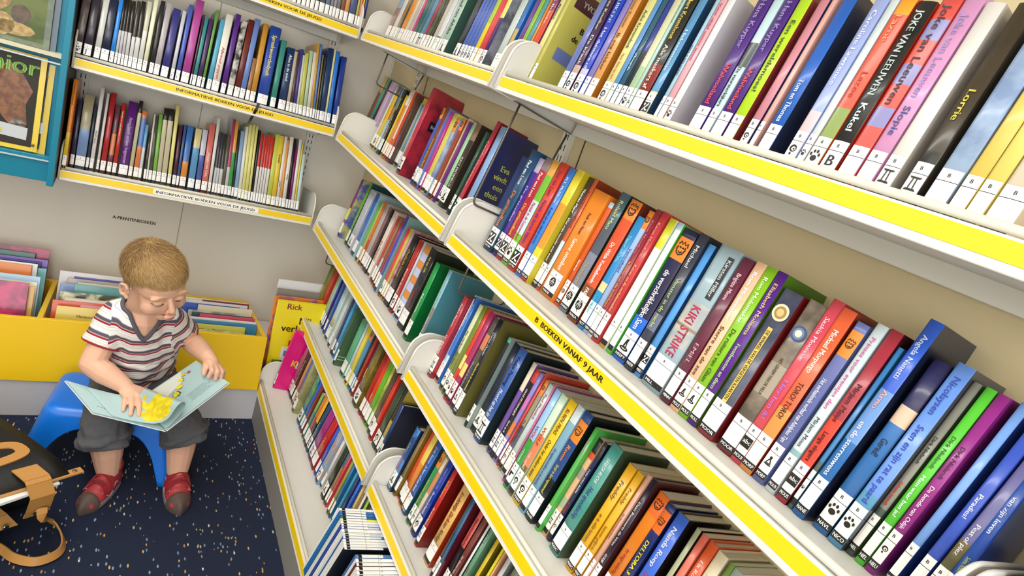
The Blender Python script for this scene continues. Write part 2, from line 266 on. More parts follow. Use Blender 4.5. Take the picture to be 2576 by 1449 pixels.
# ---------------------------------------------------------------- books
# one line per book: start, thickness (0.1 mm), set-back, height (mm), lean (1/100); colours; titles; sticker. '*' = part of the far mass
BOOKS = '''#R2b
399,345,78,237,0,h1d4b73;Paul van Loon,ffffff,.9,.66;De griezelbus,e8823c,.6,.22;x,LOON
747,207,82,228,0,4a2a9a+.86:1:b8a8c8;De griezelbus,c8b8f0,.72,.3;x
960,262,82,235,0,c4203c+.88:1:8a7a78;Paul van Loon,ffffff,.86,.62;De griezelbus,f0c050,.56,.22;x,LOON
1243,251,81,236,0,7cc43a+.3:.62:cfe2f0+.86:1:e8a848;Paniek in de Leeuwenkuil,c82838,.6,.2;w,LOON
1530,292,80,239,0,d8402c;Paul van Loon,8a2a60,.93,.7;Nooit de buren bijten,7a2a90,.66,.25;x,LOON
1880,199,81,237,0,3f86e0;M.T. McAllister,e0f0ff,.92,.68;Krukel van de vallende sterren,1c3a90,.64,.3;n,MCAL
2082,252,82,241,1,f0d83a+0:.04:c02820+.3:.7:f0a030@c8b820;n,MCGE
2337,179,96,237,1,4a3a35;Thérèse Major,ffffff,.9,.68;Wat mijn moeder niet weet,e8e4e0,.64,.2;n,MAJO
2519,125,96,239,1,d8603a+.2:.45:cfe8f0@8a3018;Annemarie Jongbloed,802818,.9,.5;n,MALI
2669,494,95,223,1,ef8a28;Paula van Manen,603010,.8,.6;Sanne omnibus,fffaf0,.56,.16;b,MANE
3190,136,99,214,1,e8642c+.95:1:b8d8f0;Sanne,fffaf0,.45,.34;b,MANE
3397,256,95,239,1,8a8fa8+.72:1:4a6a78+.5:.72:5a6070@2c3430;Roland Mans,d8d890,.94,.7;De gele trui,b8b060,.42,.2;b,MANS
3825,294,85,235,1,e0562c+.0:.3:8a4a28+.85:1:f08a30@7a2c18;De Wilde Voetbalbende,ffffff,.66,.32;FABIAN,ffffff,.28,.16;b,MASA
4178,170,84,215,1,2a8fd0+.34:.42:e8d8a0@2060a0;Tijger en Vis,90e0f0,.84,.6;Laura Munster,30d0e0,.32,.14;n,MATT
4351,140,85,231,0,a9c8f5+.86:1:f08a30@8aa0d0;Vertrektijd,3858b0,.7,.5;n,MEIN
4519,133,82,238,0,9a2a3c+.0:.1:d8d8e0;Karen Meinderts,c87888,.92,.66;Keizer en de knikkers,d8b060,.6,.24;n,MEIN
4670,146,81,239,0,c83a3e;Karen Meinderts,e89898,.92,.66;Keizer en de verhalenvader,f0c080,.6,.22;n,MEIN
4865,160,83,235,0,fdfdf5+.78:1:d9d932+0:.1:c8a048;n
5053,129,84,235,0,f8fafc+.95:1:b8d8f0+0:.04:58b830@50b830;n
5210,295,86,232,0,1f1d4a+0:.34:1f6fe0+.78:.94:f08a28;de verschrikkelijke Sam,ffffff,.7,.2;p,NEEFT
5550,192,83,235,0,3a3d50+.3:.42:6a7090@20222c;Michael,d0d8d0,.92,.76;Venster in de nacht,b8d080,.68,.32;n,NEER
5745,141,89,226,0,5aa6f0@20508a;x,MIED
6013,414,81,234,0,ha0b8c4+.32:.62:d0c8b8~a8b4bc+.44:.46:9a8a78;KIKI STRIKE,c03058,.6,.14;Kirsten Miller,e0e4e4,.93,.68;n,MILL
6476,184,78,231,0,6a2840;Brigitte Minne,e8c8d0,.9,.72;EMiEL,c8a0b0,.42,.28;n,MINN
6683,166,79,234,0,f8c8a0;Rom Molemaker,ffffff,.94,.62;Sterre van de zee,5a3a30,.58,.16;p,MOLE
6851,171,80,234,0,8ac81e;Rom Molemaker,f4ffe0,.94,.64;De ruiters van Glaas,405010,.6,.14;p,MOLE
7033,161,80,235,0,5a1e90@4a7a10;Elisabeth Mollema,d8c878,.93,.6;Feestbeesten en disco,b8d8a0,.54,.14;n,MOLL
7224,281,80,219,1,h3a4058~54586c+.0:.05:8a2428@802020;DE WINKEL VAN DE VERGETEN KAARTEN,4a3820,.74,.2,.2;n,MOOR
7591,250,81,221,1,h5a5048~8a7c6c+.4:.6:a89c8c+.0:.05:6a2420@7a1c1c;HET GEHEIM VAN DE VILLA,50402c,.64,.4,.25;n,MOOR
7844,159,80,234,1,d84a5a@a02830;Saskia Mouissie,f8c8d8,.9,.64;Hier ben ik!,c078d0,.52,.18;a,MOUI
8006,184,79,230,1,e8643a+.0:.4:e89a50@802818;Michael Morpurgo,fff4e8,.88,.62;TORO! TORO!,4a2410,.56,.34;n,MORP
8208,155,80,223,2,6a74b0+.8:.95:f08a28;Het verhaalende verhaal van Adolphus Tips,e0e4f4,.66,.16;f,MORP
8413,128,79,231,2,d0dfe4+.12:.26:8ab0b8~c8d8dc;Prinses voor eventjes dan,d060a0,.93,.5;Mirjam Mous,485868,.46,.28;n,MOUS
8563,148,80,232,2,a83040+.1:.5:d8402c@4a1420;Mirjam Mous,5a1420,.7,.48;Lange vingers,4a1418,.42,.2;a,MOUS
8722,61,83,218,2,3a80c0+0:.3:5a6a68;w
8806,154,80,259,3,h2f5fd0+.0:.4:2a70b8+.4:.66:6a98d8@1a2038;Angela Nanetti,c8d8f8,.93,.72;Arno,f0a8a8,.66,.52;en de sterrenwens,e8f0f8,.5,.14;n,NANE
9026,187,90,225,3,h3a78c0+.74:1:2a2a5a+.64:.74:e8c8b0@203a60;Gered!,1c2c4c,.56,.46;w,NAVL
9241,172,86,232,3,6a98e8+0:.3:5a9cc8@3a3c48;Nicolaysen,2848b0,.94,.74;Sven en zijn rat te paard,3050b8,.68,.24;w,NICO
9416,86,96,222,3,8a8a80+0:.28:4a5a58@585850;Dirk Nielandt,3a3a38,.7,.5;Geheim bezoek,d03038,.44,.3;n,NIEL
9539,101,94,223,3,5acc3a;Dirk Nielandt,3a7028,.74,.56;Mam waar ben je?,f0fff0,.52,.26;n,NIEL
9652,108,94,223,3,9a2a8a;Dirk Nielandt,5a1850,.72,.54;De bende van Odijk,f0d8f0,.5,.22;s,NIEU
9831,88,98,225,3,7aa8f0@2c4c90;n,NOOR
9997,110,95,218,3,3a5ac8;Paradies!,e0e8ff,.6,.4;n,NOOR
10131,108,93,211,3,6a68a0+0:.4:5a5838~807040;Pest of plez,e8e8f0,.5,.3;n,NOOR
10241,108,93,208,1,h1a4aa8;van zijn leven,d8e4f8,.7,.4;Selma Noort,a0b058,.36,.12;n,NOOR
#R3b
310,193,50,207,-4,hb5303c@a02430;André Nuyens,f0e0e0,.92,.62;De dievegge,f0e0e0,.52,.24;i,NUYE
*506,42,61,222,-3,dfe8f0+.2:.6:70b0e0;n
551,144,61,221,-3,3a78d0+0:.2:e89060+.2:.32:c8dcf0;Krina Ollivier,c8e0ff,.92,.62;n
891,158,57,217,-3,d8e0b0+0:.45:8a9040;De verborgen tuin,3a4020,.7,.2;s
1085,154,56,224,-3,7a8a2a;w
1318,127,50,226,-2,d8402c+.35:.5:f0e080;w
1448,172,51,228,-2,b0306a+.3:.44:f0e080;w
1664,171,52,225,-2,5a564c+.1:.5:303438~4a5058+.66:.82:d88860;Eiland aan de horizon,b0b8b8,.52,.14;f
1853,172,51,231,-2,h1c1c2c@6a6430;Corien Oranje,d8d8e0,.86,.62;Marathon in de dierentuin,e8e040,.54,.16;n,ORAN
2332,112,58,213,-2,1c2038+.95:1:50b8a0@8a9a90;p
2447,216,69,211,-2,1c2038;p
2723,273,63,216,-1,h3a62b0@1c2a2c;Ynskje Penning,0c1838,.92,.6;Moord op het ijs,e8f0f8,.56,.26;i,PENN
3165,134,73,208,-1,7a58a8+.7:1:e8dcc0;i
3302,142,74,203,0,1a1818+.86:1:d04030;HANS PETERMEIJER,e8e0d8,.78,.48;Storm op de,e8f0d8,.42,.16;i
3447,114,74,202,0,9a8ad8+.3:.45:e8833a+.6:.75:d878c0;n
3603,62,74,212,0,e04a3c;n
3706,115,72,202,0,a09a80+.84:1:f08a30+.2:.5:605a70;De Rode Twet,3a2040,.56,.2;s
3842,145,72,202,0,cfe0e4;Paul Phoelich,c04050,.9,.58;n
4094,53,61,213,0,d070a0;n
4231,161,55,212,0,9ac4ec+0:.5:3aa83a;WOLF,d82828,.64,.44;en de dierenwinkel,e8f8e8,.4,.1;g
4407,183,55,214,0,cfe8cc+.3:.6:e88858+0:.3:7a6a40;WOLF,d82828,.68,.48;ruikt onraad,f8e0d0,.42,.22;s
4624,218,55,219,1,f2c81e@b89018;RUBEN PRINS,6a5010,.92,.68;Onder het donkere water,5a4810,.62,.08;s,PRIN
4855,177,55,222,1,8ab8d0+.85:1:d8e4e8;De vogelverschrikker en zijn knecht,24509a,.6,.1;n
5040,221,58,223,1,h24488a+0:.4:141c24+.74:.92:f08a28@10141a;Raven,e89040,.7,.56;Strijd in het regenwoud,d0d060,.52,.06;n,RAVE
5348,94,62,212,2,4aae4a+.0:.2:68b848;Fotoprinses,e060b0,.9,.62;n
5444,123,72,200,2,e8b890+.86:1:18181c+.8:.86:e05030+.6:.7:a89890+.3:.4:a8b898;i
5581,95,73,201,2,1c2a5a+.84:1:2a2a30;TON VAN REEN,e0e4f0,.74,.48;HET GEHEIM,d03040,.4,.1;s
5783,258,66,215,2,h4a9a90@3c5038;DETLOF REICHE,e0f0ec,.88,.66;Het spookschip,3a4a90,.62,.32;n,REIC
6194,182,73,207,2,f2b41e@b08010;Freddy,6a5a50,.86,.6;en de wilde hamsters,8a6a20,.54,.22;n,REIC
6379,152,76,207,2,f2b82a;Freddy,8a6a30,.86,.6;hamster grijpt in,9a6a20,.5,.2;n,REIC
6579,75,73,216,2,e0a890;De Noordenwindheks,80504a,.66,.3;n
6658,113,77,217,2,h241a30@4a2020;Daan Remmerts de Vries,e0d8e0,.8,.38;GODJE,f0e8f0,.34,.14;n
6841,217,82,208,2,e8831e+.82:1:f07020@7a4410;Ira vraagt verkering,b03018,.5,.1;n
7086,167,82,206,0,h1a2a6a+.76:.94:f07020;DELTORA 3,e8e030,.68,.38;n
7312,208,82,207,0,h3a6ad8@241c1c;Nanda Roep,e0e8f8,.9,.56;De Spiegel,e02838,.5,.2;n
7664,82,82,210,0,a8ac8a@202018;n
7775,107,82,210,0,e0705a;n
7918,148,82,211,0,hdc5a2a;Els Rooijers,f8e0d0,.86,.5;n
8082,167,82,210,0,he8d8b8+.3:.75:e0a858;Els Rood,f8f0e0,.84,.5;n
*8293,78,82,209,0,7a9a40;n
*8374,142,82,209,0,aab8b0;n
#R4b
310,231,42,178,-1,h2a5090+0:.5:4a88c8+.85:1:1a3060~3a90e0@142440;Els Ruiters,a8c050,.76,.6;De onmogelijke,d04040,.54,.2;p,RUIT
544,138,49,201,1,8a7850@7a6018;n
710,155,58,202,1,e04a20;n
899,206,53,206,1,f0902c+.6:1:f0d060;n
1136,226,52,211,3,2a5ab0@20506a;Erna Sassen,c8d8f8,.9,.68;Je bent zelf een beest,e0e8f8,.64,.3;n,SASS
1520,152,51,200,2,3aa05a+.8:1:f08a30;Een klein geheim,e8e050,.62,.24;p
1675,125,52,197,2,f0d8c0+.5:.8:e09060;s
1860,214,51,207,2,1a3aa8;ANNEKE SCHOLTENS,8aa0e0,.9,.62;Die zomer in Frankrijk,e8ecf8,.58,.22;s
2232,149,47,207,1,hc8241e@7a1a14;Spindingen,f0c050,.86,.56;Elle van den Bogaart,f0e0c0,.5,.2;i
2674,298,53,206,1,he8b868@c03820;Annie M.G. Schmidt,c06040,.92,.5;Abeltje De A van Abeltje,6a4a28,.84,.2;n
3169,85,49,213,0,3a4a48@2c3a38;i
3344,86,42,216,-2,1a6aa0@5a1420;n
3480,153,55,206,1,1a1a20+.55:1:d8605a;DRAKENSNEEUW,6a1818,.9,.56;n
3644,147,55,208,2,7a3a34;Het Geheime Leger,e8d8d0,.5,.1;n
*3860,67,55,205,2,e8e8e8@204a50;n
3958,111,55,207,2,6a9a78;Carry Slee,e0f0e0,.9,.6;Link,c03030,.5,.3;n
*4240,99,55,200,2,d8b81e@6a6418;Carry Slee,6a5a10,.9,.6;GEBLUTST,d05020,.54,.2;n
*4484,64,55,204,2,e8d81e+0:.6:4a98c8;CARRY SLEE,202018,.94,.66;n
*4569,42,55,206,2,e8a878;n
*4720,110,55,212,2,d0ccd4@8a9088;Niki Smit,a04858,.9,.5;n
*4982,147,55,210,2,7a8470+.5:.8:d8a050;n
#R3a
-9298,232,63,221,-3,7a2a6a+.3:.5:e8e050@5a6ab0~c8c860;n
-8556,200,70,234,-3,6ab01e@1a4a5a;n
-8184,469,67,218,-4,c0c4d0;p
-7553,320,67,225,-4,2a68c0@a0c8d8;n
-6968,229,66,210,-4,5ab84a@d8c890;n
*-6690,171,69,220,-5,d87820+0:.4:c83a2a;n
-6478,294,70,223,-5,b8b0b4;n
-6177,203,70,220,-5,8a605c;n
*-5970,149,71,220,-4,241c24;n
-5722,266,70,223,-4,e8d8cc;De Flapoor,c83828,.55,.25;n
*-5306,151,70,219,-4,c84030;n
*-5079,150,67,219,-3,9a7a58+.2:.4:c8d0e0;n
*-4799,136,64,223,-3,b03a3a;n
-4558,204,60,244,-4,4a44b8@8ab0b0;n
-4199,184,62,219,-3,e03a48@d8c860;w
*-3989,125,62,224,-4,d0bc4a;n
*-3861,132,64,226,-4,c8b0b8~b84868;n
-3726,388,66,219,-4,h1c1a18;Orphelia raven,c0a030,.8,.4;n
-3228,270,64,219,-5,b82a2a;Brieven aan het meer,f8e8e8,.6,.2;s
*-2919,112,65,223,-5,c8d4dc;n
-2761,368,64,222,-5,c4ccf4+.9:1:e0903a+.7:.8:e0903a+.5:.6:e0903a+.3:.4:e0903a+.1:.18:e0903a;w
-2265,408,59,231,-6,22242e@2a3020;Ad van Gils,d8d050,.9,.7;Duistere reis,b04030,.5,.2;n
-1541,246,50,215,-6,h1a9a4a@0c6a30;Nonnie,e0f0e8,.6,.3;n
-790,188,50,226,-6,8a8a8a+.55:1:8ac0d8@4a8a98;Leny van Grootel,d8c850,.9,.5;Annabella van Artis,f0f0f0,.44,.08;w
#R4a
*-9487,246,50,197,-7,8a8030+.6:1:4a6a30;i
-9238,317,59,209,-6,c03a30;n
*-8738,189,63,208,-6,a0c878;n
*-8471,112,61,210,-7,a8c8e8;w
*-8291,114,61,207,-7,3a2a80;n
*-7979,174,59,205,-8,3a6ab8;w
-7535,353,55,210,-7,c8dce0+0:.4:b8a888~d8d0c0;n
-6989,240,54,215,-6,d0dcd8+0:.2:c85040;n
*-6491,176,52,209,-7,24407a;w
-6253,209,52,212,-8,48a0d8;w
-5737,153,44,223,-8,h3a5a40@4a6a4a;n
-5137,327,52,195,-8,5ab088;n
*-4806,140,56,197,-7,d0d4e4;n
-4567,208,53,202,-6,e8d84a;n
-4334,240,57,210,-6,4a9ad8+.8:1:f08a30;n
*-4078,101,58,204,-5,202020;n
-3935,157,57,208,-4,b03428;w
-3622,148,56,202,-2,3a2a90+.4:.55:e8e060;n
-3471,341,50,211,-1,6a5a20~8a7830;w
*-2977,219,55,200,-2,b01c1c;Alleen Boer,e8c8b0,.6,.3;w
-2755,265,57,208,-3,e04020;Anna,f0d050,.4,.3;n
*-2487,232,57,209,-5,6ab81e;n
*-2243,164,59,202,-5,8aa048~d8d860;n
-2012,228,56,214,-5,5a4838;s
*-1741,183,52,201,-1,d83a28;n
-1425,287,52,207,-1,3a4a3a;s
*-1081,160,51,209,-1,c8b048+.5:1:3a3420;w
-789,160,42,172,-1,h1e3a78@24283a;x
#R5
-7680,110,45,218,-14,he0057a@e0057a;w
-7567,257,96,184,-5,b05a70;i
-7307,299,96,185,-2,3a3028;Het verstand van Holland,e0d8d0,.8,.2;n
*-6915,170,96,185,-2,d89850;n
-6742,298,98,184,-2,3a70c8;w
-6393,229,90,199,-1,a0a068@989460~b8b478;n
-5796,299,96,181,1,2a6ab0~6aa848;w
*-5400,159,96,187,2,2a60c8;n
*-5215,166,96,188,3,8a3028;n
*-4936,176,96,167,4,2a9a8a+.6:1:8ab84a;n
*-4683,177,96,181,5,c82a48+.55:1:e07830;n
-4503,202,96,184,6,202020+.5:1:f0b02a;n
-4272,222,96,183,9,1a4a70;De weg van de wind,c8d8e0,.6,.1;i
-3973,392,96,191,8,a02a80;i
-3533,347,95,187,10,c02028;Achter de sluier,f0b040,.6,.1;n
-3113,170,98,189,9,2a60d0;n
-2806,266,95,184,5,8ab0d8~b09080;s
-2512,150,103,177,5,e0dcd4;n
-2135,247,98,182,5,2a3424;p
*-1819,122,99,184,3,a08060+.7:1:3a6a90;n
*-1694,88,101,186,3,e04858;n
*-1417,110,99,181,1,a09a40;n
*-1279,110,101,182,0,2a78b0;n
*-1044,110,102,181,3,3a98c0;n
*-828,110,102,178,0,2a3a70;Koperen diamanten,d0d8f0,.9,.2;n
-629,110,102,178,0,2a6ad8;de Azm,a0d0f0,.7,.3;n
-390,110,102,184,0,d8b878;Karin,3a4a90,.6,.2;n
-117,101,102,179,0,e8e4e0;n
-13,103,102,179,0,20202c+.5:.7:d87040;n
99,110,102,179,0,9ac830;n
230,110,102,180,0,1c1a1c;n
366,110,102,181,0,7a7030;n
#R2a
-11205,319,101,241,6,8a5a3a+.75:1:c8a84a;Heartland,6a2818,.8,.5;x
-10883,310,103,240,5,2aa090;i
*-10526,200,101,237,3,4a2434;p
-10282,349,101,236,3,c8b0c8+0:.25:3a6a98;p
*-9580,143,101,226,2,e8e4e4;n
-9337,323,98,234,1,f0c81e+.86:1:6a5a50;w
*-8977,215,99,232,-2,a8c8cc+.7:1:3a5a90+.5:.7:d07030;n
-8716,313,100,231,-3,1c1a1a;MOBIEL,e8d838,.86,.66;roept de wereld rond,e8e0d0,.6,.1;n
*-8296,145,100,216,-3,f0d02a;w
*-8062,217,98,232,-2,e8902a+.8:1:f0e8e0;w
*-7843,122,100,241,-3,e8e0dc+0:.3:d84030;n
*-7681,177,99,239,-3,d84a20;n
*-7501,209,101,236,-3,5a4030+0:.4:4a50b0~803828;n
*-7289,42,116,215,-1,8ab0e0;w
*-7244,76,117,234,-1,e8d048;n
*-7152,201,116,214,-2,6a98b8;n
*-6948,61,117,217,-4,d8d0c0;n
-5859,285,77,271,-5,hc83048@b02838~802030;i
-4775,170,85,233,-5,3a60c8+.86:1:f08a30;i
-4593,265,85,240,-6,8a4028;Scholen op het Maffe,e8c040,.6,.1;n
*-4217,68,80,238,-7,6a7ac0;n
*-4145,133,86,232,-8,c83a90;De beste strips,f0e0f0,.5,.1;n
-4009,286,89,233,-7,e0d85a;n
-3696,216,86,225,-6,7a90c8~b8c8e0+.82:1:f08a30;n
-3476,199,90,229,-4,a04830+.86:1:f08a30;n
*-3275,86,94,237,-3,c8b890;n
*-3186,58,94,230,-2,7a2a88;p
-3125,189,102,234,-1,a8dca8;p
-2933,306,102,236,-1,h3a3028+.8:1:8a6a50;KATE DICAMILLO,e0e0d8,.6,.2;p
-2152,142,93,226,1,2a5a48;p
-1954,220,94,261,4,hc82a44@8a1828;Carolo Oranieman,f0b0b8,.8,.3;x
-1481,143,89,240,4,5a4a90;n
-1259,267,80,253,-2,h8ab0e0@23285a;n
#R1a
*-9578,391,50,227,0,a08070+.5:.7:90b0d0;n
*-9134,353,50,234,0,e0dcd8;Ringel,c83838,.8,.5;w
*-8752,263,50,228,0,9a7a50;w
*-8460,108,50,221,0,1a3a40;s
-8329,376,50,234,0,e8901e;n
*-7928,227,50,221,0,e0d0b8;n
*-7676,178,50,227,0,c0b8a8;s
*-7477,143,50,230,0,c8c0d0;n
*-7323,167,50,229,0,d83a78;i
*-7132,289,50,217,0,1a5a58;i
*-6820,268,50,234,0,2a6a78;i
-6530,280,50,228,0,4a88b0;i
*-6228,220,50,230,0,a01a40;Vreemde Vogels,e8c8c8,.7,.3;n
-5994,266,50,219,0,3a5030;n
*-5705,185,50,228,0,2a2820;p
*-5495,212,50,231,0,c8c0b0;p
-5258,314,50,230,0,d8dce0+0:.25:5a7a50~4a88b0;n
*-4914,140,50,217,0,c8ccd4;p
-4765,427,50,223,0,ha8c8b8@3a5a50;Het lied van Afrika,405848,.9,.3;p
-3727,295,50,218,0,20283a;p
-3396,169,50,221,0,4a6ac0;s
-3211,171,50,221,0,4a6ac0;s
-3023,167,50,223,0,4a6ac0;s
-2839,179,50,219,0,4a6ac0;w
-2644,210,50,230,0,e8d020+.5:1:b0c830;n
-2399,266,50,226,0,e03048;n
-2121,212,50,219,0,3a1a68+.6:.9:e8e070@a0a0b0~606070;s
-1449,290,50,218,0,c8d4d4@4a8a80;n
-1135,177,50,227,0,1a6ac0+.3:.5:c8a860;n
-815,167,50,234,0,6a3a90;n
-627,163,50,231,0,8ab83a;n
-439,155,50,222,0,4a98a0;n
*-259,88,50,219,0,d88030;n
-146,221,50,232,0,7a2a6a+0:.7:e05030;SOS Bracht,f0d8d8,.9,.5;n
141,172,50,221,0,e0dc90;Bianca,202018,.8,.4;n
373,127,50,232,0,hc8c060@c8c060;n
#R1b
1499,194,50,229,0,6a78c0@2a5a70;n
1717,213,50,226,0,3a1a48+0:.3:c8a8a0;Leonie Kooiker,d8d0a8,.94,.6;De kraak,e8d0d8,.56,.3;s
1980,229,50,216,0,2040c0+0:.3:c8c8e8;DUIKEN!,a8d0f0,.95,.7;Het duistere rif,e0e8f8,.66,.3;s
2252,158,50,222,0,8a80c8;n
2436,220,50,228,0,he0a058@b06a20;Simone Kramer,806030,.9,.64;Ik zeg lekker,6a4818,.6,.3;n
2836,213,50,225,0,e0dc90;Anke Kranendonk,6a6820,.8,.5;Hoor Anna van Jorn,e06030,.46,.2;s
3062,122,50,219,0,5a98d8@204a78;n
3198,131,50,218,0,2a5a70;Vleugels,e0e8e8,.5,.25;n
3338,129,50,226,0,24348c+0:.5:1c2028;n
3474,161,50,223,0,d8d8b0+0:.4:a8c8a0;w
3644,77,50,226,0,b0d8d0;Igor beer in nood,3a6a60,.9,.4;w
3738,256,50,230,0,h1c1c18+0:.42:8a2420@141410;Rindert Kromhout,d8c050,.95,.6;Alle maskers af,e8e0d8,.56,.12;n
4021,174,50,223,0,5a98c8+0:.25:d8d890@1a3a5a;Heksenmeisje,d8ecf8,.7,.4;x
4359,77,50,223,0,a8cce0;PAPA IS EEN HOND,2a4a6a,.6,.3;n
4449,127,50,222,0,e8a8b4;Voor altijd samen amen,c02858,.9,.25;n
4597,143,50,217,0,f0f0f4@c8c4c8;w
5141,240,50,233,0,4a2080;Hans Kuyper,9080c0,.9,.6;Walviseiland,e04840,.5,.15;n
5404,154,50,230,0,c0dce4+0:.2:303c3c+.5:.65:404848;De vuursterkijkers,182828,.5,.15;n
5578,214,50,232,0,4a2080;Hans Kuyper,9080c0,.9,.6;Walviseiland,e04840,.5,.15;n
5814,183,50,231,0,b8e020@8a3030;Een wereldsmoes!,3a4a10,.8,.2;n
6115,133,50,220,0,d08898@1a3060;s
6278,72,50,222,0,e8b0a8;n
6422,188,50,226,0,1a60c0@1a2238;Tom en Thomas,e8f0ff,.5,.2;n
6838,165,50,227,0,a0b0e8+0:.35:e0c8d0;Caroline Lawrence,d8e4ff,.9,.4;s
7023,100,50,217,0,d8e4e8;w
7136,186,50,223,0,e05030+.1:.4:8aa050+.9:1:f0a020;Lazoe,f0a070,.9,.7;Lazoe,c83020,.6,.3;w
7339,211,50,217,0,h1a1a1c@b03018;JOKE VAN LEEUWEN,c0d0d0,.95,.5;Kukel,e0f0f8,.46,.3;B
7583,209,50,225,0,d85048+.12:.22:8a88c0+.34:.44:8a88c0+.56:.66:8a88c0+.78:.88:8a88c0;Joke van Leeuwen,402838,.95,.45;n
7811,191,50,228,0,d898c8;Joke van Leeuwen,9a88c8,.9,.5;Slopie,3a4a90,.46,.3;n
8027,180,50,219,0,he8e4e0@c0b8b0;i
8313,180,50,220,0,h3a3020+0:.3:181818~504828;Lorrie,d8c838,.6,.4;i
8562,221,50,221,0,a0b8d8~8098c0;n
8803,154,50,220,0,e8c860;n
8965,154,50,234,0,e8d870;n
9133,245,50,223,0,e8d8c0;n
#B2
-7671,195,12,175,4,4a3a3a~706060;w
-7432,195,12,182,3,3a3440;J
-7177,146,12,191,3,d8d8d4;n
-7015,201,12,193,2,242a40;n
-6794,108,12,198,2,2a88e0;J
-6669,70,12,199,1,c8c8cc+.55:1:1c1a18;n
-6587,75,12,200,0,c8c8cc+.55:1:201c18;n
-6499,72,12,201,-1,c8c8cc+.55:1:2a241c;n
-6419,92,12,201,-1,d0d0d0+.55:1:2a2420;n
-6319,97,12,205,0,d8d8d8+.5:1:3a3834;n
-6214,119,12,209,0,d8d8d8+.5:1:24221c;n
-6087,121,12,214,1,e0e0d8+.6:1:c8c8b0;n
-5953,113,12,227,2,e8e8c8;n
-5780,116,12,228,2,2c2c2c;n
-5655,149,12,227,3,b0aab0;n
-5471,197,12,219,4,3a3a80;n
-5210,101,12,220,3,c8ccd8;J
-5071,120,12,244,3,4a60b8;J
-4914,217,12,266,3,b04a98;n
*-4661,47,12,228,3,5a3040;n
-4600,106,12,223,3,3a8a90;n
-4475,122,12,223,3,4a3060;n
-4335,78,12,255,3,6aa048;n
-4194,130,12,233,4,5aa8c8;n
-4043,207,12,253,3,e8e4dc;Allemaal poppen,c04040,.6,.2;n
-3778,146,12,263,3,5a2a88;n
-3584,169,12,248,3,e0dcd8~202020;n
-3391,167,12,260,3,6a241c;n
-3214,159,12,269,3,6a88c8;n
*-3027,120,12,148,2,9a7050;n
-2891,160,12,263,1,c89030;n
-2672,334,12,264,1,h2a4aa8;Spreekwoordenboek,e8d860,.9,.4;n
-2251,170,12,232,0,3a8a80;n
-1995,235,12,216,-1,1a3460;Alles in de wind,e0e4e8,.9,.5;n
-1727,104,12,210,-3,b8b0a0;n
-1612,99,12,207,-4,4a3030;n
-1502,99,12,223,-5,3a3a88;n
*-1392,78,12,207,-6,c8c8b0;n
-1302,123,12,215,-7,c0c060;n
-1162,112,12,228,-7,b0c8a8;n
-1038,112,12,227,-7,d8d0c0;n
*-916,81,12,259,-8,c89838;n
*-825,74,12,260,-8,5a80c0;n
*-740,49,12,228,-7,8a7050;n
*-681,76,12,224,-6,2a4030;n
-594,173,12,257,-6,1a3468;n
*-418,69,12,258,-5,d8d8a0;n
-338,130,12,255,-5,2a78d8;n
-159,182,12,244,-4,1a3a90;n
#B3
-7575,104,2,271,0,f08a20+0:.42:f0c830;Handboek Taaleasel,803810,.95,.5;n
-7432,107,75,216,0,2a3050;n
-7300,260,75,235,0,7a98c8+.55:1:a09a78;n
-7020,79,75,208,0,2a3a4a;n
-6922,105,75,267,0,e8e4e4;BRAZI dance,302828,.5,.2;n
-6742,72,75,254,0,e0dcd8;J
-6640,143,75,260,0,b02028;n
-6462,125,75,226,0,6a3848+.3:.6:d07838;n
-6315,114,75,236,0,b82828;Handboek voor ridders,e8d8b0,.9,.3;n
-6143,253,75,248,0,h5a1a78;Anne Frank en haar lotgenoten,c0a0c8,.8,.2;n
-5867,107,75,257,0,c8c8a0+.85:1:1c1a1c;n
-5728,142,75,229,-1,d87848+.5:.9:4a78c0;n
*-5583,88,75,187,-1,d0dce4+.6:1:6aa8d8;J
*-5435,72,75,167,-2,3a3a34;n
*-5353,54,75,226,-3,d8d4c8;n
-5289,97,75,223,-4,4a4a40;n
-5183,106,75,230,-4,7ab84a;n
-5064,131,75,254,-4,d0c8a8+.85:1:1c1a1c;n
-4920,151,75,256,-4,d0c8a8+.85:1:1c1a1c;n
-4738,107,75,272,-4,e8e08a;n
-4600,110,75,211,-3,4a2438;n
*-4480,81,75,214,-2,3a5a90;n
-4379,184,75,216,-2,3a70b8+0:.45:d88838;n
-4131,199,75,214,-2,5a98c8+.7:1:d8c890;n
-3896,161,75,216,-3,4a60a8+.6:1:c8c8d8;n
-3710,183,75,240,-3,d87068;MANNEN VAN STAAL,f0e8e0,.6,.25;n
-3503,97,75,265,-3,e4e0dc;J
*-3371,81,75,221,-3,c8c8cc+.45:1:3a3a48;n
*-3281,80,75,220,-4,c8c8cc+.45:1:3a3a44;n
-3193,101,75,219,-4,c8c8cc+.45:1:30302c;n
*-3081,97,75,216,-5,5a5a4a;n
-2976,107,75,275,-5,c8c0c4+.4:1:a83a68;n
-2860,111,75,272,-6,3aa048+.6:1:e0a038;n
*-2737,74,75,236,-6,2a3028;n
-2659,114,71,242,-6,8aa8c8;n
-2543,92,54,261,-6,e0e0dc;n
-2447,97,48,270,-6,e0dc88;n
-2348,98,42,273,-6,e0dc88;n
*-2241,77,40,272,-6,e0dc88;n
*-2153,72,41,260,-5,1c1a18;n
*-2076,78,38,249,-5,e4e0dc+.55:1:d02a20;n
*-1989,73,36,249,-4,e4e0dc+.55:1:d02a20;n
*-1906,73,36,250,-4,e4e0dc+.55:1:d02a20;n
*-1824,73,35,250,-4,e4e0dc+.55:1:d02a20;n
-1742,90,33,249,-4,e4e0dc+.55:1:d02a20;n
-1634,148,34,261,-4,c8d058;n
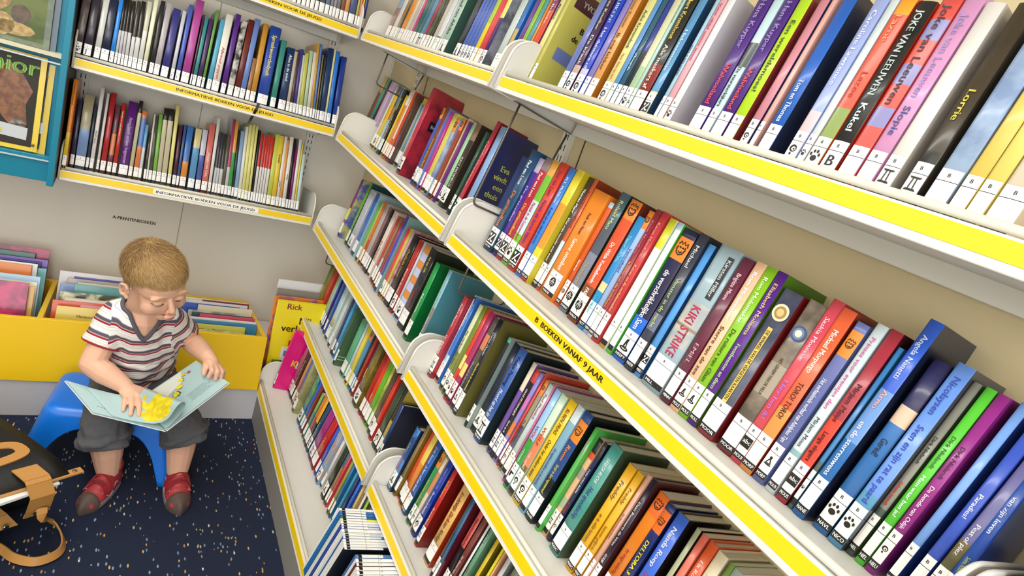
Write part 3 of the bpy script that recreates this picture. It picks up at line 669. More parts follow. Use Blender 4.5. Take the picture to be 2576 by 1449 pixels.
-1474,151,32,260,-5,e8c838;KENIA,302008,.75,.5;n
-1306,103,35,261,-5,e8e4dc;JAPAN,302020,.4,.2;n
*-1192,87,34,250,-6,e8a050;JAPAN,302008,.8,.5;n
-1093,128,34,265,-6,e8e4dc;MALI,302020,.5,.3;n
*-957,75,32,261,-6,1c1a1c;n
*-867,75,34,229,-6,8a1a68;n
-777,101,35,264,-6,e8e4dc;n
*-666,59,35,248,-6,e8d848;n
*-593,102,36,216,-6,c8dce0;n
#B1
*-2235,118,30,228,0,c8b8a0;n
*-2087,117,30,213,0,d8d0c8;n
*-1952,133,30,228,0,6a2a40;n
*-1802,105,30,222,0,e0dcd8;n
*-1682,134,30,225,0,2a2c28;n
*-1532,122,30,221,0,3a4a40;n
*-1394,169,30,211,0,5a5c68;n
*-1209,139,30,227,0,6a80a0;n
*-1054,99,30,223,0,8a8a90;n
*-945,93,30,215,0,9a9aa0;n
*-843,116,30,216,0,7a7a80;n
*-710,120,30,225,0,8a5a40;n
*-575,136,30,226,0,d89a60;n
*-421,207,30,213,0,4a5a88;n
*-189,73,30,227,0,b8b860;n
*-106,78,30,229,0,d87850;n
*-20,52,30,217,0,e0c840;n
*45,102,30,224,0,3a3a80;n
#R2c
10760,300,60,205,0,1a90d8@141414;de hele leven,c8e0f8,.9,.4;n
11070,180,62,215,0,2a3a70;w
11260,150,64,210,0,c8c4b8;n'''
def ell(cx, cy, rx, ry, n=10): return [(cx + rx * math.cos(2 * math.pi * i / n), cy + ry * math.sin(2 * math.pi * i / n)) for i in range(n)]
def icon(k):
    B_, W_ = BLACK, WHITE
    if k == 'p': return [(ell(0, -.32, .42, .14), B_), (ell(0, -.30, .24, .06), W_), ([(-.2, -.3), (.2, -.3), (.1, .12), (.14, .4), (-.08, .3)], B_), ([(-.02, -.18), (.08, -.16), (.02, .05)], W_)]
    if k == 'w': return [(ell(-.02, -.18, .25, .22), B_)] + [(ell(x, y, .09, .13), B_) for x, y in ((-.34, .08), (-.14, .3), (.12, .32), (.33, .1))]
    if k == 'x': return [([(-.5, -.5), (.5, -.5), (.5, .5), (-.5, .5)], B_), ([(-.38, -.4), (-.22, -.42), (.4, .36), (.24, .42)], W_), ([(.05, -.36), (.36, -.4), (.4, -.26), (.12, -.2), (-.02, -.05)], W_), ([(-.3, .4), (-.36, .2), (-.2, .05), (-.08, .3)], W_)]
    if k == 's': return [(ell(-.02, .1, .34, .32), B_), (ell(.04, .06, .2, .18), W_), (ell(.08, .04, .09, .08), B_), (ell(-.05, -.38, .1, .11), B_)]
    if k == 'b': return [(ell(0, .08, .38, .36, 14), B_), ([(-.3, .06), (.3, .1), (.3, .13), (-.3, .09)], W_), ([(-.02, -.2), (.02, -.2), (.02, .38), (-.02, .38)], W_), ([(-.24, -.12), (-.2, -.14), (-.02, .3), (-.06, .32)], W_), ([(.2, -.14), (.24, -.12), (.12, .3), (.08, .3)], W_), ([(-.02, -.25), (.2, -.48), (.1, -.3)], B_)]
    if k == 'i': return [([(-.4, -.46), (.4, -.46), (.3, -.32), (-.3, -.32)], B_), ([(-.3, .34), (.3, .34), (.4, .46), (-.4, .46)], B_), ([(-.2, -.32), (-.12, -.32), (-.08, .34), (-.16, .34)], B_), ([(.12, -.32), (.2, -.32), (.16, .34), (.08, .34)], B_)]
    if k == 'f': return [(ell(0, .3, .14, .14), B_), ([(-.3, -.3), (.3, -.3), (.08, .2), (-.08, .2)], B_), ([(-.15, -.22), (.15, -.22), (0, .1)], W_), (ell(0, -.38, .4, .07), B_)]
    if k == 'g': return [([(-.4, .1), (.4, .16), (.4, .36), (-.4, .34)], B_), ([(-.36, -.4), (-.12, -.4), (-.02, .12), (-.34, .12)], B_)]
    if k == 'a': return [([(-.5, -.5), (.5, -.5), (.5, .5), (-.5, .5)], B_)]
    return []
PAL = dict(white='f4f2ee', cream='e2dcc0', grey='a8a8a6', black='1c1c1c', red='c62c30', maroon='70242c', orange='e8822c', peach='f0c0a0', yellow='ecd028', olive='86802e', tan='c09a64', brown='6c4a34', lime='a4d428', green='3f9e48', teal='3a9a92', blue='2f66c4', navy='1f2c5c', violet='4a40a8', purple='6a2a84', lilac='b4a8cc', magenta='c0308a', pink='dc98b4')
PAL['light blue'] = 'a4c6e8'; PAL['sky blue'] = '54a0dc'; PAL['dark green'] = '34503c'; PAL['dark grey'] = '4c4c50'; PAL['slate blue'] = '6c78b4'; PAL['pale green'] = 'b8d8b4'
def cname(h):
    q = [int(h[i:i + 2], 16) for i in (0, 2, 4)]
    return min(PAL, key=lambda k: sum((a - int(PAL[k][i * 2:i * 2 + 2], 16)) ** 2 for i, a in enumerate(q)))
ROWN = {'R1a': 'top right-wall shelf, far bay', 'R1b': 'top right-wall shelf, near bay', 'R2a': 'second right-wall shelf, far bay', 'R2b': 'second right-wall shelf, near bay', 'R2c': 'second right-wall shelf, past the near bay', 'R3a': 'third right-wall shelf, far bay', 'R3b': 'third right-wall shelf, near bay',
        'R4a': 'fourth right-wall shelf, far bay', 'R4b': 'fourth right-wall shelf, near bay', 'R5': 'lowest right-wall shelf', 'B1': 'top back-wall shelf', 'B2': 'middle back-wall shelf', 'B3': 'lowest back-wall shelf'}
ICN = dict(p='hat', w='paw', x='swirl', s='spiral', b='ball', i='pillar', f='figure', g='pistol', a='abc', B='letter B', J='letter J')
def ordn(n): return '%d%s' % (n, 'th' if 10 <= n % 100 <= 20 else {1: 'st', 2: 'nd', 3: 'rd'}.get(n % 10, 'th'))
def parse(spec):
    f = spec.split(';'); c = f[0]; hard = c[0] == 'h'; c = c[1:] if hard else c
    cov = None
    if '@' in c: c, cov = c.split('@')
    q = c.split('+'); bands = []
    for b in q[1:]:
        a, e, cc = b.split(':'); bands.append((float(a), float(e), cc))
    return hard, q[0], bands, cov, [t.split(',') for t in f[1:-1]], f[-1].split(',')
def book_geo(cv, pg, t, h, d, hard, base, bands, cov, M):
    bt = 0.0024 if hard else 0.0008; bt = min(bt, t * 0.3); bul = min(0.0018 if hard else 0.0011, t * 0.14); n = 8 if t > 0.014 else 5
    lv = sorted(set([0, 1] + [x for b in bands for x in b[:2]]))
    outer = [(-t / 2, d)] + [(-t / 2 + t * i / n, -bul * (1 - (2 * i / n - 1) ** 2)) for i in range(n + 1)] + [(t / 2, d)]
    inner = [(-t / 2 + bt, d), (-t / 2 + bt, bt), (t / 2 - bt, bt), (t / 2 - bt, d)]
    no = len(outer); vs = []; cm = book_mat(cov or base)
    for z in lv: vs += [(x, y, z * h) for x, y in outer]
    b0 = len(cv.v); cv.v += [tuple(M @ Vector(p)) for p in vs]
    for k in range(len(lv) - 1):
        mid = (lv[k] + lv[k + 1]) / 2; cc = base
        for a, e, c in bands:
            if a <= mid <= e: cc = c
        sm = book_mat(cc)
        for i in range(no - 1):
            cv.face([b0 + k * no + i, b0 + k * no + i + 1, b0 + (k + 1) * no + i + 1, b0 + (k + 1) * no + i], sm if 0 < i < no - 2 else cm, 0 < i < no - 2)
    ni = len(inner); b1 = len(cv.v); L = len(lv) - 1
    cv.v += [tuple(M @ Vector((x, y, z))) for z in (0, h) for x, y in inner]
    for i in range(ni - 1): cv.face([b1 + ni + i, b1 + ni + i + 1, b1 + i + 1, b1 + i], cm)
    for z, off, bo in ((0, 0, b0), (1, ni, b0 + L * no)):
        q = [bo] + [bo + 1] + [b1 + off + 1, b1 + off]; cv.face(q if z else q[::-1], cm)
        q = [bo + i for i in range(1, no - 1)] + [b1 + off + 2, b1 + off + 1]; cv.face(q if z else q[::-1], cm)
        q = [bo + no - 2, bo + no - 1, b1 + off + 3, b1 + off + 2]; cv.face(q if z else q[::-1], cm)
    g = 0.003 if hard else 0.0006
    pg.box((-t / 2 + bt, bt, g), (t / 2 - bt, d - g, h - g), PAGE, M)
    return bul
def sticker(lb, t, h, bul, sp, M, hl, full=True):
    w2 = min(t * 0.47, 0.019) if t > 0.006 else t * 0.46
    def fn(x, z, o=0.0003): return tuple(M @ Vector((x, -bul * (1 - (2 * x / t) ** 2) - o, z)))
    n = 6 if t > 0.012 else 3; z0 = 0.0055
    def strip(za, zb, m, o):
        lb.add([fn(-w2 + 2 * w2 * i / n, z, o) for z in (za, zb) for i in range(n + 1)], [(i, i + 1, n + 2 + i, n + 1 + i) for i in range(n)], m)
    strip(z0, z0 + 0.0085, BLACK, 0.0003); strip(z0 + 0.0085, hl, WHITE, 0.0003)
    if not full: return
    strip(hl - 0.0125, hl - 0.0119, BLACK, 0.0005)
    if t > 0.0065:
        put_text(lb, 'B' if sp[0] != 'J' else 'J', BLACK, lambda u, v: fn(u - 0.0022, hl - 0.0062 + v, 0.0006), min(0.0055, w2))
    if len(sp) > 1: put_text(lb, sp[1], WHITE, lambda u, v: fn(u - w2 * 0.85, z0 + 0.0042 + v, 0.0006), 0.0062, w2 * 1.7)
    s = min(2 * w2 * 0.92, 0.024)
    if sp[0] in 'BJ': put_text(lb, sp[0], BLACK, lambda u, v: fn(u - s * 0.33, hl * 0.55 + v, 0.0006), s)
    for k, (pl, m) in enumerate(icon(sp[0])): lb.add([tuple(M @ Vector((x * s, -bul - 0.0006 - 0.00015 * k, hl * 0.56 + y * s * 1.05))) for x, y in pl], [tuple(range(len(pl)))], m)
    if sp[0] == 'a': put_text(lb, 'abc', WHITE, lambda u, v: tuple(M @ Vector((u - s * 0.42, -bul - 0.0009, hl * 0.58 + v))), s * 0.6, s * 0.84)
mass_cv, mass_pg, mass_lb = MB(), MB(), MB(); row = ''; seen = {}
for line in BOOKS.strip().split('\n'):
    if line[0] == '#': row = line[1:]; idx = 0; FM = frameR(ZR[row[1]], -0.1147 if row == 'R5' else 0) if row[0] == 'R' else frameB(ZR[row[1]]); continue
    idx += 1; far = line[0] == '*'; a, t, s, h, ln, spec = line.lstrip('*').split(',', 5)
    a, t, s, h, ln = float(a) / 1e4, float(t) / 1e4, float(s) / 1e3, float(h) / 1e3, float(ln) / 100
    hard, base, bands, cov, titles, sp = parse(spec)
    t -= 0.0003; dep = (0.33 if row == 'R5' else 0.214) - 0.002; d = min(h * 0.68, dep - s - 0.012)
    M = FM @ Matrix.Translation((a + t / 2 + (t / 2 * (1 if ln > 0 else -1) * 0), s, 0.0024 + abs(math.sin(ln)) * t / 2)) @ Matrix.Rotation(math.atan(ln), 4, 'Y')
    hl = 0.053 if row[0] == 'R' else 0.045
    if far:
        bul = book_geo(mass_cv, mass_cv, t, h, d, hard, base, bands, cov, M); sticker(mass_lb, t, h, bul, sp, M, hl, False); continue
    I = Matrix.Identity(4); r = empty('book', M)
    cv, pg, lb = MB(), MB(), MB(); bul = book_geo(cv, pg, t, h, d, hard, base, bands, cov, I); cv.obj('cover', r); pg.obj('page_block', r)
    sticker(lb, t, h, bul, sp, I, hl); lb.obj('spine_sticker', r)
    if titles:
        tm = MB()
        for q in titles:
            z1, z0 = float(q[2]), float(q[3]); fr = float(q[4]) if len(q) > 4 else 0.55
            z0 = max(z0, (hl + 0.004) / h) if z1 * h > hl + 0.02 else z0
            if q[0] == 'Kirsten Miller' or fr < 0.5 and z1 - z0 > 0.3:
                m_ = mat('33363c' if q[0][0] == 'K' else 'e8c860', 0.4); off = t * 0.2 if q[0][0] == 'K' else 0
                hw = t * 0.13; tl_ = MB(); tl_.add([(x, -bul - 0.0006, z) for x, z in ((off - hw, z0 * h - 0.004), (off + hw, z0 * h - 0.004), (off + hw, z1 * h + 0.004), (off - hw, z1 * h + 0.004))], [(0, 1, 2, 3)], m_); tl_.obj('title_label', r); fr = 0.24
            else: off = None
            put_text(tm, q[0], mat(q[1], 0.4), lambda u, v: ((off or 0) + v, (-bul if off is not None else -bul * (1 - min(1, (2 * v / t) ** 2))) - 0.0009, z1 * h - u), t * fr, (z1 - z0) * h)
        tm.obj('title', r)
    og = [q for q in bands if q[2] in ('f08a28', 'f08a30', 'f07020') and q[0] > .6]
    if og:
        gs = MB(); zc = (og[0][0] + og[0][1]) / 2 * h; zh = (og[0][1] - og[0][0]) * h / 2; sc_ = min(t * .42, zh * .8); yy = -bul - .0007
        for q in ([(-.7, .5), (-.4, .95), (-.1, .6), (.1, 1.0), (.4, .6), (.7, .9), (.85, .4)], [(-.6, .3), (-.7, -.1), (-.45, -.6), (0, -.8), (.5, -.55), (.7, 0), (.6, .35)], [(-.35, .15), (-.2, .25), (-.05, .1)], [(.15, .1), (.3, .25), (.42, .1)], [(-.25, -.35), (.05, -.5), (.35, -.3)]):
            gs.ribbon([(a_ * sc_, yy, zc + b_ * sc_) for a_, b_ in q], (0, -1, 0), sc_ * .16, .0002, BLACK)
        gs.obj('genre_sticker', r)
    if 'KAARTEN' in spec or 'VILLA' in spec:
        em = MB(); ez = h * (.86 if 'KAARTEN' in spec else .80); er_ = t * .42
        for k_, (rr_, c_) in enumerate(((er_, 'e8dcb8' if 'KAARTEN' in spec else '3c5088'), (er_ * .72, 'a88848' if 'KAARTEN' in spec else '7088a8'), (er_ * .45, 'd8c080' if 'KAARTEN' in spec else 'e8e0c8'))):
            em.add([(x, -bul - .0006 - .0002 * k_, z) for x, z in ell(0, ez, rr_, rr_, 20)], [tuple(range(20))], mat(c_, 0.4, .3))
        em.obj('emblem', r)
    cn = cname(base.split('~')[0]); c2 = ''
    if bands:
        bb = max(bands, key=lambda b: b[1] - b[0]); c2 = cname(bb[2].split('~')[0])
    sz = 'thin ' if t < 0.0088 else 'thick ' if t > 0.024 else ''
    if len(c2) and c2 != cn: colr = cn.split()[-1] + ' and ' + c2.split()[-1]
    else: colr = cn
    ik = ' with %s sticker' % ICN[sp[0]] if sp[0] in ICN else ''
    lab = '%s%s book%s, %s from left, %s' % (sz, colr, ik, ordn(idx), ROWN[row])
    while len(lab.replace('-', ' ').split()) > 16 and ik: ik = ''; lab = '%s%s book, %s from left, %s' % (sz, colr, ordn(idx), ROWN[row])
    tag(r, lab, 'book', 'books on the ' + ROWN[row].replace(',', ' of the'))
b = mass_cv; off = len(b.v); b.v += mass_lb.v
for f, m_, sm in zip(mass_lb.f, mass_lb.m, mass_lb.sm): b.face([off + i for i in f], mass_lb.mats[m_], sm)
tag(b.obj('books'), 'remaining small library books filling the farther shelves', 'books', kind='stuff')

# cover pictures and lettering on covers that face the aisle
def decal(name, parent, polys):
    b = MB()
    for pl, m in polys: b.add(pl, [tuple(range(len(pl)))], m)
    return b.obj(name, parent)
BK = {}
for o in D.objects:
    if o.get('category') == 'book': BK[o['label'].split(' book')[1].split('sticker')[-1].lstrip(', ')] = o
def find(n, rw): return BK.get('%s from left, %s' % (ordn(n), ROWN[rw]))
def cover_text(bk, items, rects=()):
    # cover facing +X of the book; u runs into the shelf, z up
    xs = max(v[0] for v in bk.children[0].bound_box) + 0.0005; b = MB()
    for u0, u1, z0, z1, c in rects: b.add([(xs, u0, z0), (xs, u1, z0), (xs, u1, z1), (xs, u0, z1)], [(0, 1, 2, 3)], mat(c, 0.35, 0.3))
    for s, u, z, sz, c in items: put_text(b, s, mat(c, 0.4), lambda p, q: (xs + 0.0005, u + p, z + q), sz)
    b.obj('cover_print', bk)
k = find(33, 'R2a')
if k: cover_text(k, [('Eva', .032, .165, .02, 'c8d060'), ('vindt', .024, .142, .02, 'c8d060'), ('een', .034, .119, .02, 'c8d060'), ('thuis', .022, .096, .02, 'c8d060')], [(.072, .125, .003, .215, '4660b0')])
k = find(36, 'R1a')
if k: cover_text(k, [('YVONNE', .03, .195, .016, 'e8e0d0'), ('Bianca', .05, .15, .017, '202018'), ('de Duin', .04, .13, .017, '202018')], [(.012, .14, .18, .215, '4a2430'), (.02, .13, .075, .10, '7080c0')])
k = find(18, 'R2a')
if k: cover_text(k, [('En...', .03, .165, .014, 'e8e0e0'), ('Bezoek', .09, .185, .018, '24283a')], [(.024, .06, .15, .18, '1a1618'), (.08, .14, .15, .215, 'a8a4b0')])
k = find(1, 'R5')
if k: cover_text(k, [('K', .026, .10, .034, 'f0e020'), ('L', .044, .096, .034, 'f4f4f4')], [(.062, .10, .13, .2, 'e8d820'), (.052, .10, .075, .135, '4a9a28')])
k = find(11, 'R4a')
if k: cover_text(k, [], [(.002, .1, .03, .033, 'a8b8a0'), (.002, .1, .02, .023, 'a8b8a0')])
k = find(2, 'R3a')
if k: cover_text(k, [('SOCRATES', .012, .205, .02, '8ab4bc')], [(.004, .14, .168, .182, 'd8b020')])
# ---------------------------------------------------------------- picture book bin on the back wall
BINM = Matrix(((1, 0, 0, 0), (0, ct, st, 0.757), (0, -st, ct, 0.122), (0, 0, 0, 1)))
YB_ = mat('f2c400', 0.42)
r = empty('book_bin', BINM @ Matrix.Translation((-1.4, 0, 0))); X1 = 1.28
for nm, lo, hi in (('front_panel', (0, 0, 0), (X1, 0.016, 0.19)), ('back_panel', (0, 0.444, 0), (X1, 0.46, 0.19)), ('side_panel', (X1 - 0.014, 0.0165, 0.0), (X1, 0.4435, 0.19)), ('side_panel', (0, 0.0165, 0), (0.014, 0.4435, 0.19)),
                   ('divider', (0.648, 0.0165, 0.013), (0.662, 0.4435, 0.19)), ('bottom_panel', (0.0145, 0.0165, 0.0), (X1 - 0.0145, 0.4435, 0.012))):
    b = MB(); b.box(lo, hi, YB_); bevel(b.obj(nm, r), 0.0012, 2)
tag(r, 'long yellow wooden trough of picture books along the back wall', 'book bin')
slab('trim_7', (-0.098, 0.80, 0.0), (0.215, 1.29, 0.128), KICK)
LAMB = math.radians(10)
def picture_book(M, w, h, t, c, spine, label, group, prints=()):
    r = empty('picture_book', M); cv, pg = MB(), MB()
    book_geo(cv, pg, t, h, w, t > 0.008, spine or c, [], c, Matrix.Identity(4)); cv.obj('cover', r); pg.obj('page_block', r)
    if prints: cover_text(r, [p for p in prints if isinstance(p[0], str)], [p for p in prints if not isinstance(p[0], str)])
    return tag(r, label, 'picture book', group)
def in_bin(x0, yk, w, h, t, c, spine, label, group, prints=()):
    up = Matrix.Translation((x0, yk + t, 0.0145)) @ Matrix.Rotation(-LAMB, 4, 'X') @ Matrix(((0, 1, 0, 0), (-1, 0, 0, 0), (0, 0, 1, 0), (0, 0, 0, 1))) @ Matrix.Translation((-t / 2, 0, 0))
    return picture_book(BINM @ up, w, h, t, c, spine, label, group, prints)
g1, g2 = 'picture books left of the bin divider', 'picture books in the bin behind the child'
for x, y, w, h, t, c, lab, pr in ((-.787, .05, .26, .252, .009, 'c02c68~8a1c50', 'crimson picture book at the front, left of the bin divider', [('HALLO', .09, .17, .026, 'c8a0a8'), (.14, .23, .03, .05, 'd8c070')]),
    (-.774, .075, .27, .237, .008, 'd8a850', 'gold picture book just behind the crimson one', ()), (-.772, .098, .28, .244, .01, 'd8d8b8', 'cream and green picture book behind the gold one', [(.02, .2, .215, .24, 'a8c880')]),
    (-.768, .124, .26, .255, .01, 'a4c4e4', 'pale blue picture book mid-stack left of the divider', ()), (-.767, .15, .24, .223, .008, 'a8acb0', 'low grey picture book beside the divider', ()),
    (-.800, .205, .26, .266, .016, 'e07c18', 'bright orange picture book left of the divider', ()), (-.787, .23, .24, .268, .009, 'e4e4e0', 'white picture book behind the orange one', ()), (-.764, .248, .2, .252, .01, '68b0b0', 'turquoise picture book by the divider', ()),
    (-.783, .272, .26, .264, .012, '28287c', 'navy blue picture book behind the orange one', ()), (-.767, .298, .22, .268, .012, '6a3cb0', 'violet picture book near the back by the divider', ()), (-.805, .326, .26, .278, .014, '0c6450', 'dark green picture book near the back of the bin', ()),
    (-.769, .352, .28, .291, .012, '7a1c44~b82458', 'tall dark magenta picture book at the very back left', ()), (-.829, .3415, .2, .27, .008, 'b04a34', 'rusty red picture book behind the dark green one', ())):
    in_bin(x - w, y, w, h, t, c, None, lab, g1, pr)
for x, y, w, h, t, c, lab, pr in ((-.712, .035, .2, .199, .01, 'd8c050', 'yellow picture book at the front of the middle bin, left stack', [('Het lie', .03, .135, .03, 'd87020'), ('Marianne Busser', .05, .172, .012, '8a7838')]),
    (-.726, .066, .22, .206, .012, 'd04c20', 'orange red picture book with pink label behind the yellow one', [(.07, .2, .17, .198, 'e0a0b0')]), (-.698, .098, .22, .206, .006, 'e4dcd4', 'thin white picture book behind the orange red one', ()), (-.7, .112, .2, .206, .006, 'd8c8b0', 'thin beige picture book in the left stack', ()),
    (-.715, .148, .2, .213, .01, 'd8d8b0~3c3c24', 'picture book with dark palm leaves on cream', ()), (-.682, .19, .24, .228, .014, '5c9c9c', 'teal picture book in the left stack behind the child', ()), (-.675, .22, .22, .228, .009, 'd8d0c0', 'cream picture book right behind the teal one', ()),
    (-.722, .25, .12, .213, .008, '8098c8', 'small blue picture book by the divider', ()), (-.706, .275, .26, .224, .012, 'b8aca4', 'greyish beige picture book near the back of the left stack', ()), (-.731, .305, .3, .238, .014, 'e0dce0', 'large white and violet picture book at the back', [(.04, .28, .19, .225, '5450a0')])):
    in_bin(x, y, w, h, t, c, None, lab, g2, pr)
for x, y, w, h, t, c, lab, pr in ((-.192, .035, .14, .166, .006, 'd0d098~a8b870', 'pale green picture book with leaves at the front of the right stack', ()), (-.178, .055, .17, .178, .008, 'c8c048', 'yellow green picture book at the front of the right stack', [('Wie is Dikbil', .02, .158, .016, '5a5a20')]),
    (-.136, .08, .24, .184, .009, '2878a4', 'blue picture book behind the yellow green one', ()), (-.136, .106, .24, .186, .006, 'e4dcdc', 'thin white picture book in the right stack', ()), (-.136, .128, .18, .192, .008, 'c03c54', 'crimson picture book at the right end of the bin', ()), (-.138, .152, .2, .188, .01, '28484c', 'dark teal picture book in the right stack', ()),
    (-.167, .178, .18, .188, .01, '8c9080~c8c8b8', 'picture book with painted grey houses', ()), (-.136, .205, .18, .202, .009, 'd8ccb0', 'beige picture book behind the painted houses', ()), (-.174, .232, .22, .197, .012, '2850b0', 'royal blue picture book in the right stack', ()), (-.145, .258, .2, .201, .007, 'e0dcdc', 'thin white picture book behind the royal blue one', ()),
    (-.136, .28, .16, .201, .009, '7c2428', 'dark red picture book at the back right', ()), (-.137, .306, .26, .199, .006, 'e4e0d8', 'ivory picture book at the very back right', ())):
    in_bin(x - w, y, w, h, t, c, None, lab, g2, pr)
# books standing in the corner behind the base shelf
def standing(x, y, w, h, t, c, spine, label, pr=(), lean=9):
    M = Matrix.Translation((x, y, 0.1305)) @ Matrix.Rotation(math.radians(-lean), 4, 'X') @ Matrix(((0, 1, 0, 0), (-1, 0, 0, 0), (0, 0, 1, 0), (0, 0, 0, 1)))
    return picture_book(M, w, h, t, c, spine, label, 'picture books in the corner', pr)
standing(-.092, .835, .2, .288, .016, 'f2dc18', 'f2dc18', 'tall yellow picture book standing in the corner behind the base shelf', [('Rick', .03, .27, .03, 'a04a38'), ('Mij', .08, .22, .036, '3a3a20'), ('verl', .025, .19, .036, '3a3a20'), (.04, .10, .06, .12, 'e0e8f0'), (.05, .08, .085, .105, '8094c8'), (.015, .05, .03, .07, '5a8a34'), (.06, .075, .125, .145, 'c03020')])
standing(-.098, .865, .2, .29, .018, 'e07c1c~6a4a90', 'e8861c', 'orange and purple picture book behind the yellow one in the corner')
standing(-.088, .90, .2, .302, .014, '8a8478', '8a8478', 'grey brown picture book at the back of the corner')
standing(-.082, .93, .2, .325, .012, 'e4e2e0', 'e4e2e0', 'tallest white picture book at the back of the corner')

# ---------------------------------------------------------------- comic albums, spines up, on the base shelf
def album(y, t, x0, L, hh, c, label, edge=None):
    # spine on top, tail end towards the aisle, cover facing the camera side
    M = Matrix.Translation((x0, y, 0.142)) @ Matrix.Rotation(math.radians(7), 4, 'X') @ Matrix.Rotation(TAU, 4, 'Y') @ Matrix.Translation((0, 0, hh)) @ Matrix(((0, 0, 1, 0), (1, 0, 0, 0), (0, -1, 0, 0), (0, 0, 0, 1)))
    M = M @ Matrix(((-1, 0, 0, 0), (0, 1, 0, 0), (0, 0, 1, 0), (0, 0, 0, 1)))
    r = empty('comic_album', M); cv, pg, lb = MB(), MB(), MB()
    b3 = [(0, 1, c)]; book_geo(cv, pg, t, L, hh, True, c, [(0.33, 1.0, edge)] if edge else [], edge or c, Matrix.Identity(4)); cv.obj('cover', r); pg.obj('page_block', r)
    sticker(lb, t, L, 0.001, ['n'], Matrix.Identity(4), 0.066); lb.obj('spine_sticker', r)
    return tag(r, label, 'comic album', 'comic albums on the base shelf')
ys = -0.062; cs = ['e8e8ea:f4f4f2:first white album with red edge at the back of the stack', '2c6cb0:2c78c0:blue album behind the white ones, back of the stack', '2c6cb0:2c78c0:second blue album from the back of the stack', '1c5c8c:1c6ca8:dark blue album, third blue one from the back', 'e8e040:e8e8d8:album with bright yellow cover edge', 'f0f0ec:f0f0ec:white album right before the yellow edged one', 'd8dcea:3858b0:white spined album with royal blue cover', 'd0d4e8:2c50a8:second royal blue covered album', 'f0eee8:f2f2ee:ivory white album in the middle of the back stack', 'c8ccd0:e8e8e8:grey spined album in the middle of the back stack', 'd4dae4:3c70b0:pale album with thin blue line', 'f2f2f0:f2f2f0:white album third before the black cover', 'eeeeea:eeeeea:white album second before the black cover', 'f4f4f2:f4f4f2:white album right before the black cover', 'f2f2f2:15161c:white spined album with black cover']
for i, q in enumerate(cs):
    a, e, lab = q.split(':'); t = 0.0062 if i not in (8, 9) else 0.009
    ys -= t / 2; album(ys, t, -0.122 - 0.0005 * i, 0.29, 0.2 - 0.0012 * i, a, lab + ' of comics' if 'comic' not in lab and len(lab.split()) < 14 else lab, e); ys -= t / 2 + 0.0009
ys -= 0.024
for i, (a, lab) in enumerate((('4a78b8', 'blue cornered comic album leaning in the front stack'), ('f2f2f0', 'white comic album first in the front stack'), ('6a1c24', 'comic album with dark red cover in the front stack'), ('eeeeec', 'ivory comic album third in the front stack'), ('f0f0ec', 'white comic album before the lower edge of view'), ('dcdcd8', 'grey white comic album near the lower edge of view'), ('f4f4f2', 'bright white comic album nearest the lower edge'))):
    album(ys, 0.0085, -0.112 - 0.001 * i, 0.29, 0.186 - 0.002 * i, 'eeeeec' if i in (2,) else a, lab, a if i in (0, 2) else None); ys -= 0.0095

# ---------------------------------------------------------------- magazine rack at the left edge
TEAL = mat('00809c', 0.4); r = empty('magazine_rack', Matrix.Translation((-1.35, 1.0, 0.643)))
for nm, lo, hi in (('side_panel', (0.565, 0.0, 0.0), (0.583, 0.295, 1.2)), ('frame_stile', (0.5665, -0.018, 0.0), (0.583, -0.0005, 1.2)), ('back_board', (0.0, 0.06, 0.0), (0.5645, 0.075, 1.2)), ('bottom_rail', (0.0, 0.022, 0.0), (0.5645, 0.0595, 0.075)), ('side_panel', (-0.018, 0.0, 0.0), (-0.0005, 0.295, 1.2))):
    b = MB(); b.box(lo, hi, mat('12202c', 0.5) if nm == 'side_panel' else TEAL); bevel(b.obj(nm, r), 0.001, 1)  # side panels near-black navy: the shade on them is put into the colour
CL = mat('c8d4d8', 0.2, 0.5)
for z in (0.063, 0.345): b = MB(); b.box((0.0, 0.012, z), (0.5645, 0.016, z + 0.004), CL); b.obj('retaining_rail', r)
b = MB(); b.box((0.0, 0.018, 0.362), (0.5645, 0.0595, 0.372), mat('d8d0b0', 0.5)); b.obj('ledge', r)
b = MB(); b.tube([(0.523, 0.0215, 0.1), (0.523, 0.0195, 0.1)], 0.004, ROD, 10); b.obj('screw', r)
b = MB(); b.box((0.0, 0.0195, 0.062), (0.5645, 0.0215, 0.0645), mat('d8e0e4', 0.4)); b.obj('edge_line', r)
tag(r, 'teal magazine rack with clear rails, left of the back wall shelves', 'magazine rack')
def magazine(x0, x1, z0, z1, y, border, inner, label, parts):
    r = empty('magazine', Matrix.Translation((x0, y, z0)) @ Matrix.Rotation(math.radians(-4), 4, 'X')); w, h = x1 - x0, z1 - z0
    b = MB(); b.box((0, 0, 0), (w, 0.003, h), mat(border, 0.3, 0.4)); b.obj('cover', r)
    c = MB(); c.box((0.012, -0.0005, 0.012), (w - 0.014, 0.0, h - 0.004), mat(inner, 0.55, 0.0, 0, 14)); c.obj('cover_picture', r)
    for k, (nm, pl) in enumerate(parts):
        d = MB()
        for q, cc in pl:
            if isinstance(q, str): put_text(d, q, mat(cc[4], 0.4), lambda u, v: (cc[0] + u, -0.0024, cc[1] + v), cc[2], cc[3])
            else: d.add([(x_, -0.0008 - 0.00025 * k, z_) for x_, z_ in q], [tuple(range(len(q)))], mat(cc, 0.45, 0.2, 0, 60))
        d.obj(nm, r)
    tag(r, label, 'magazine', 'magazines in the teal rack')
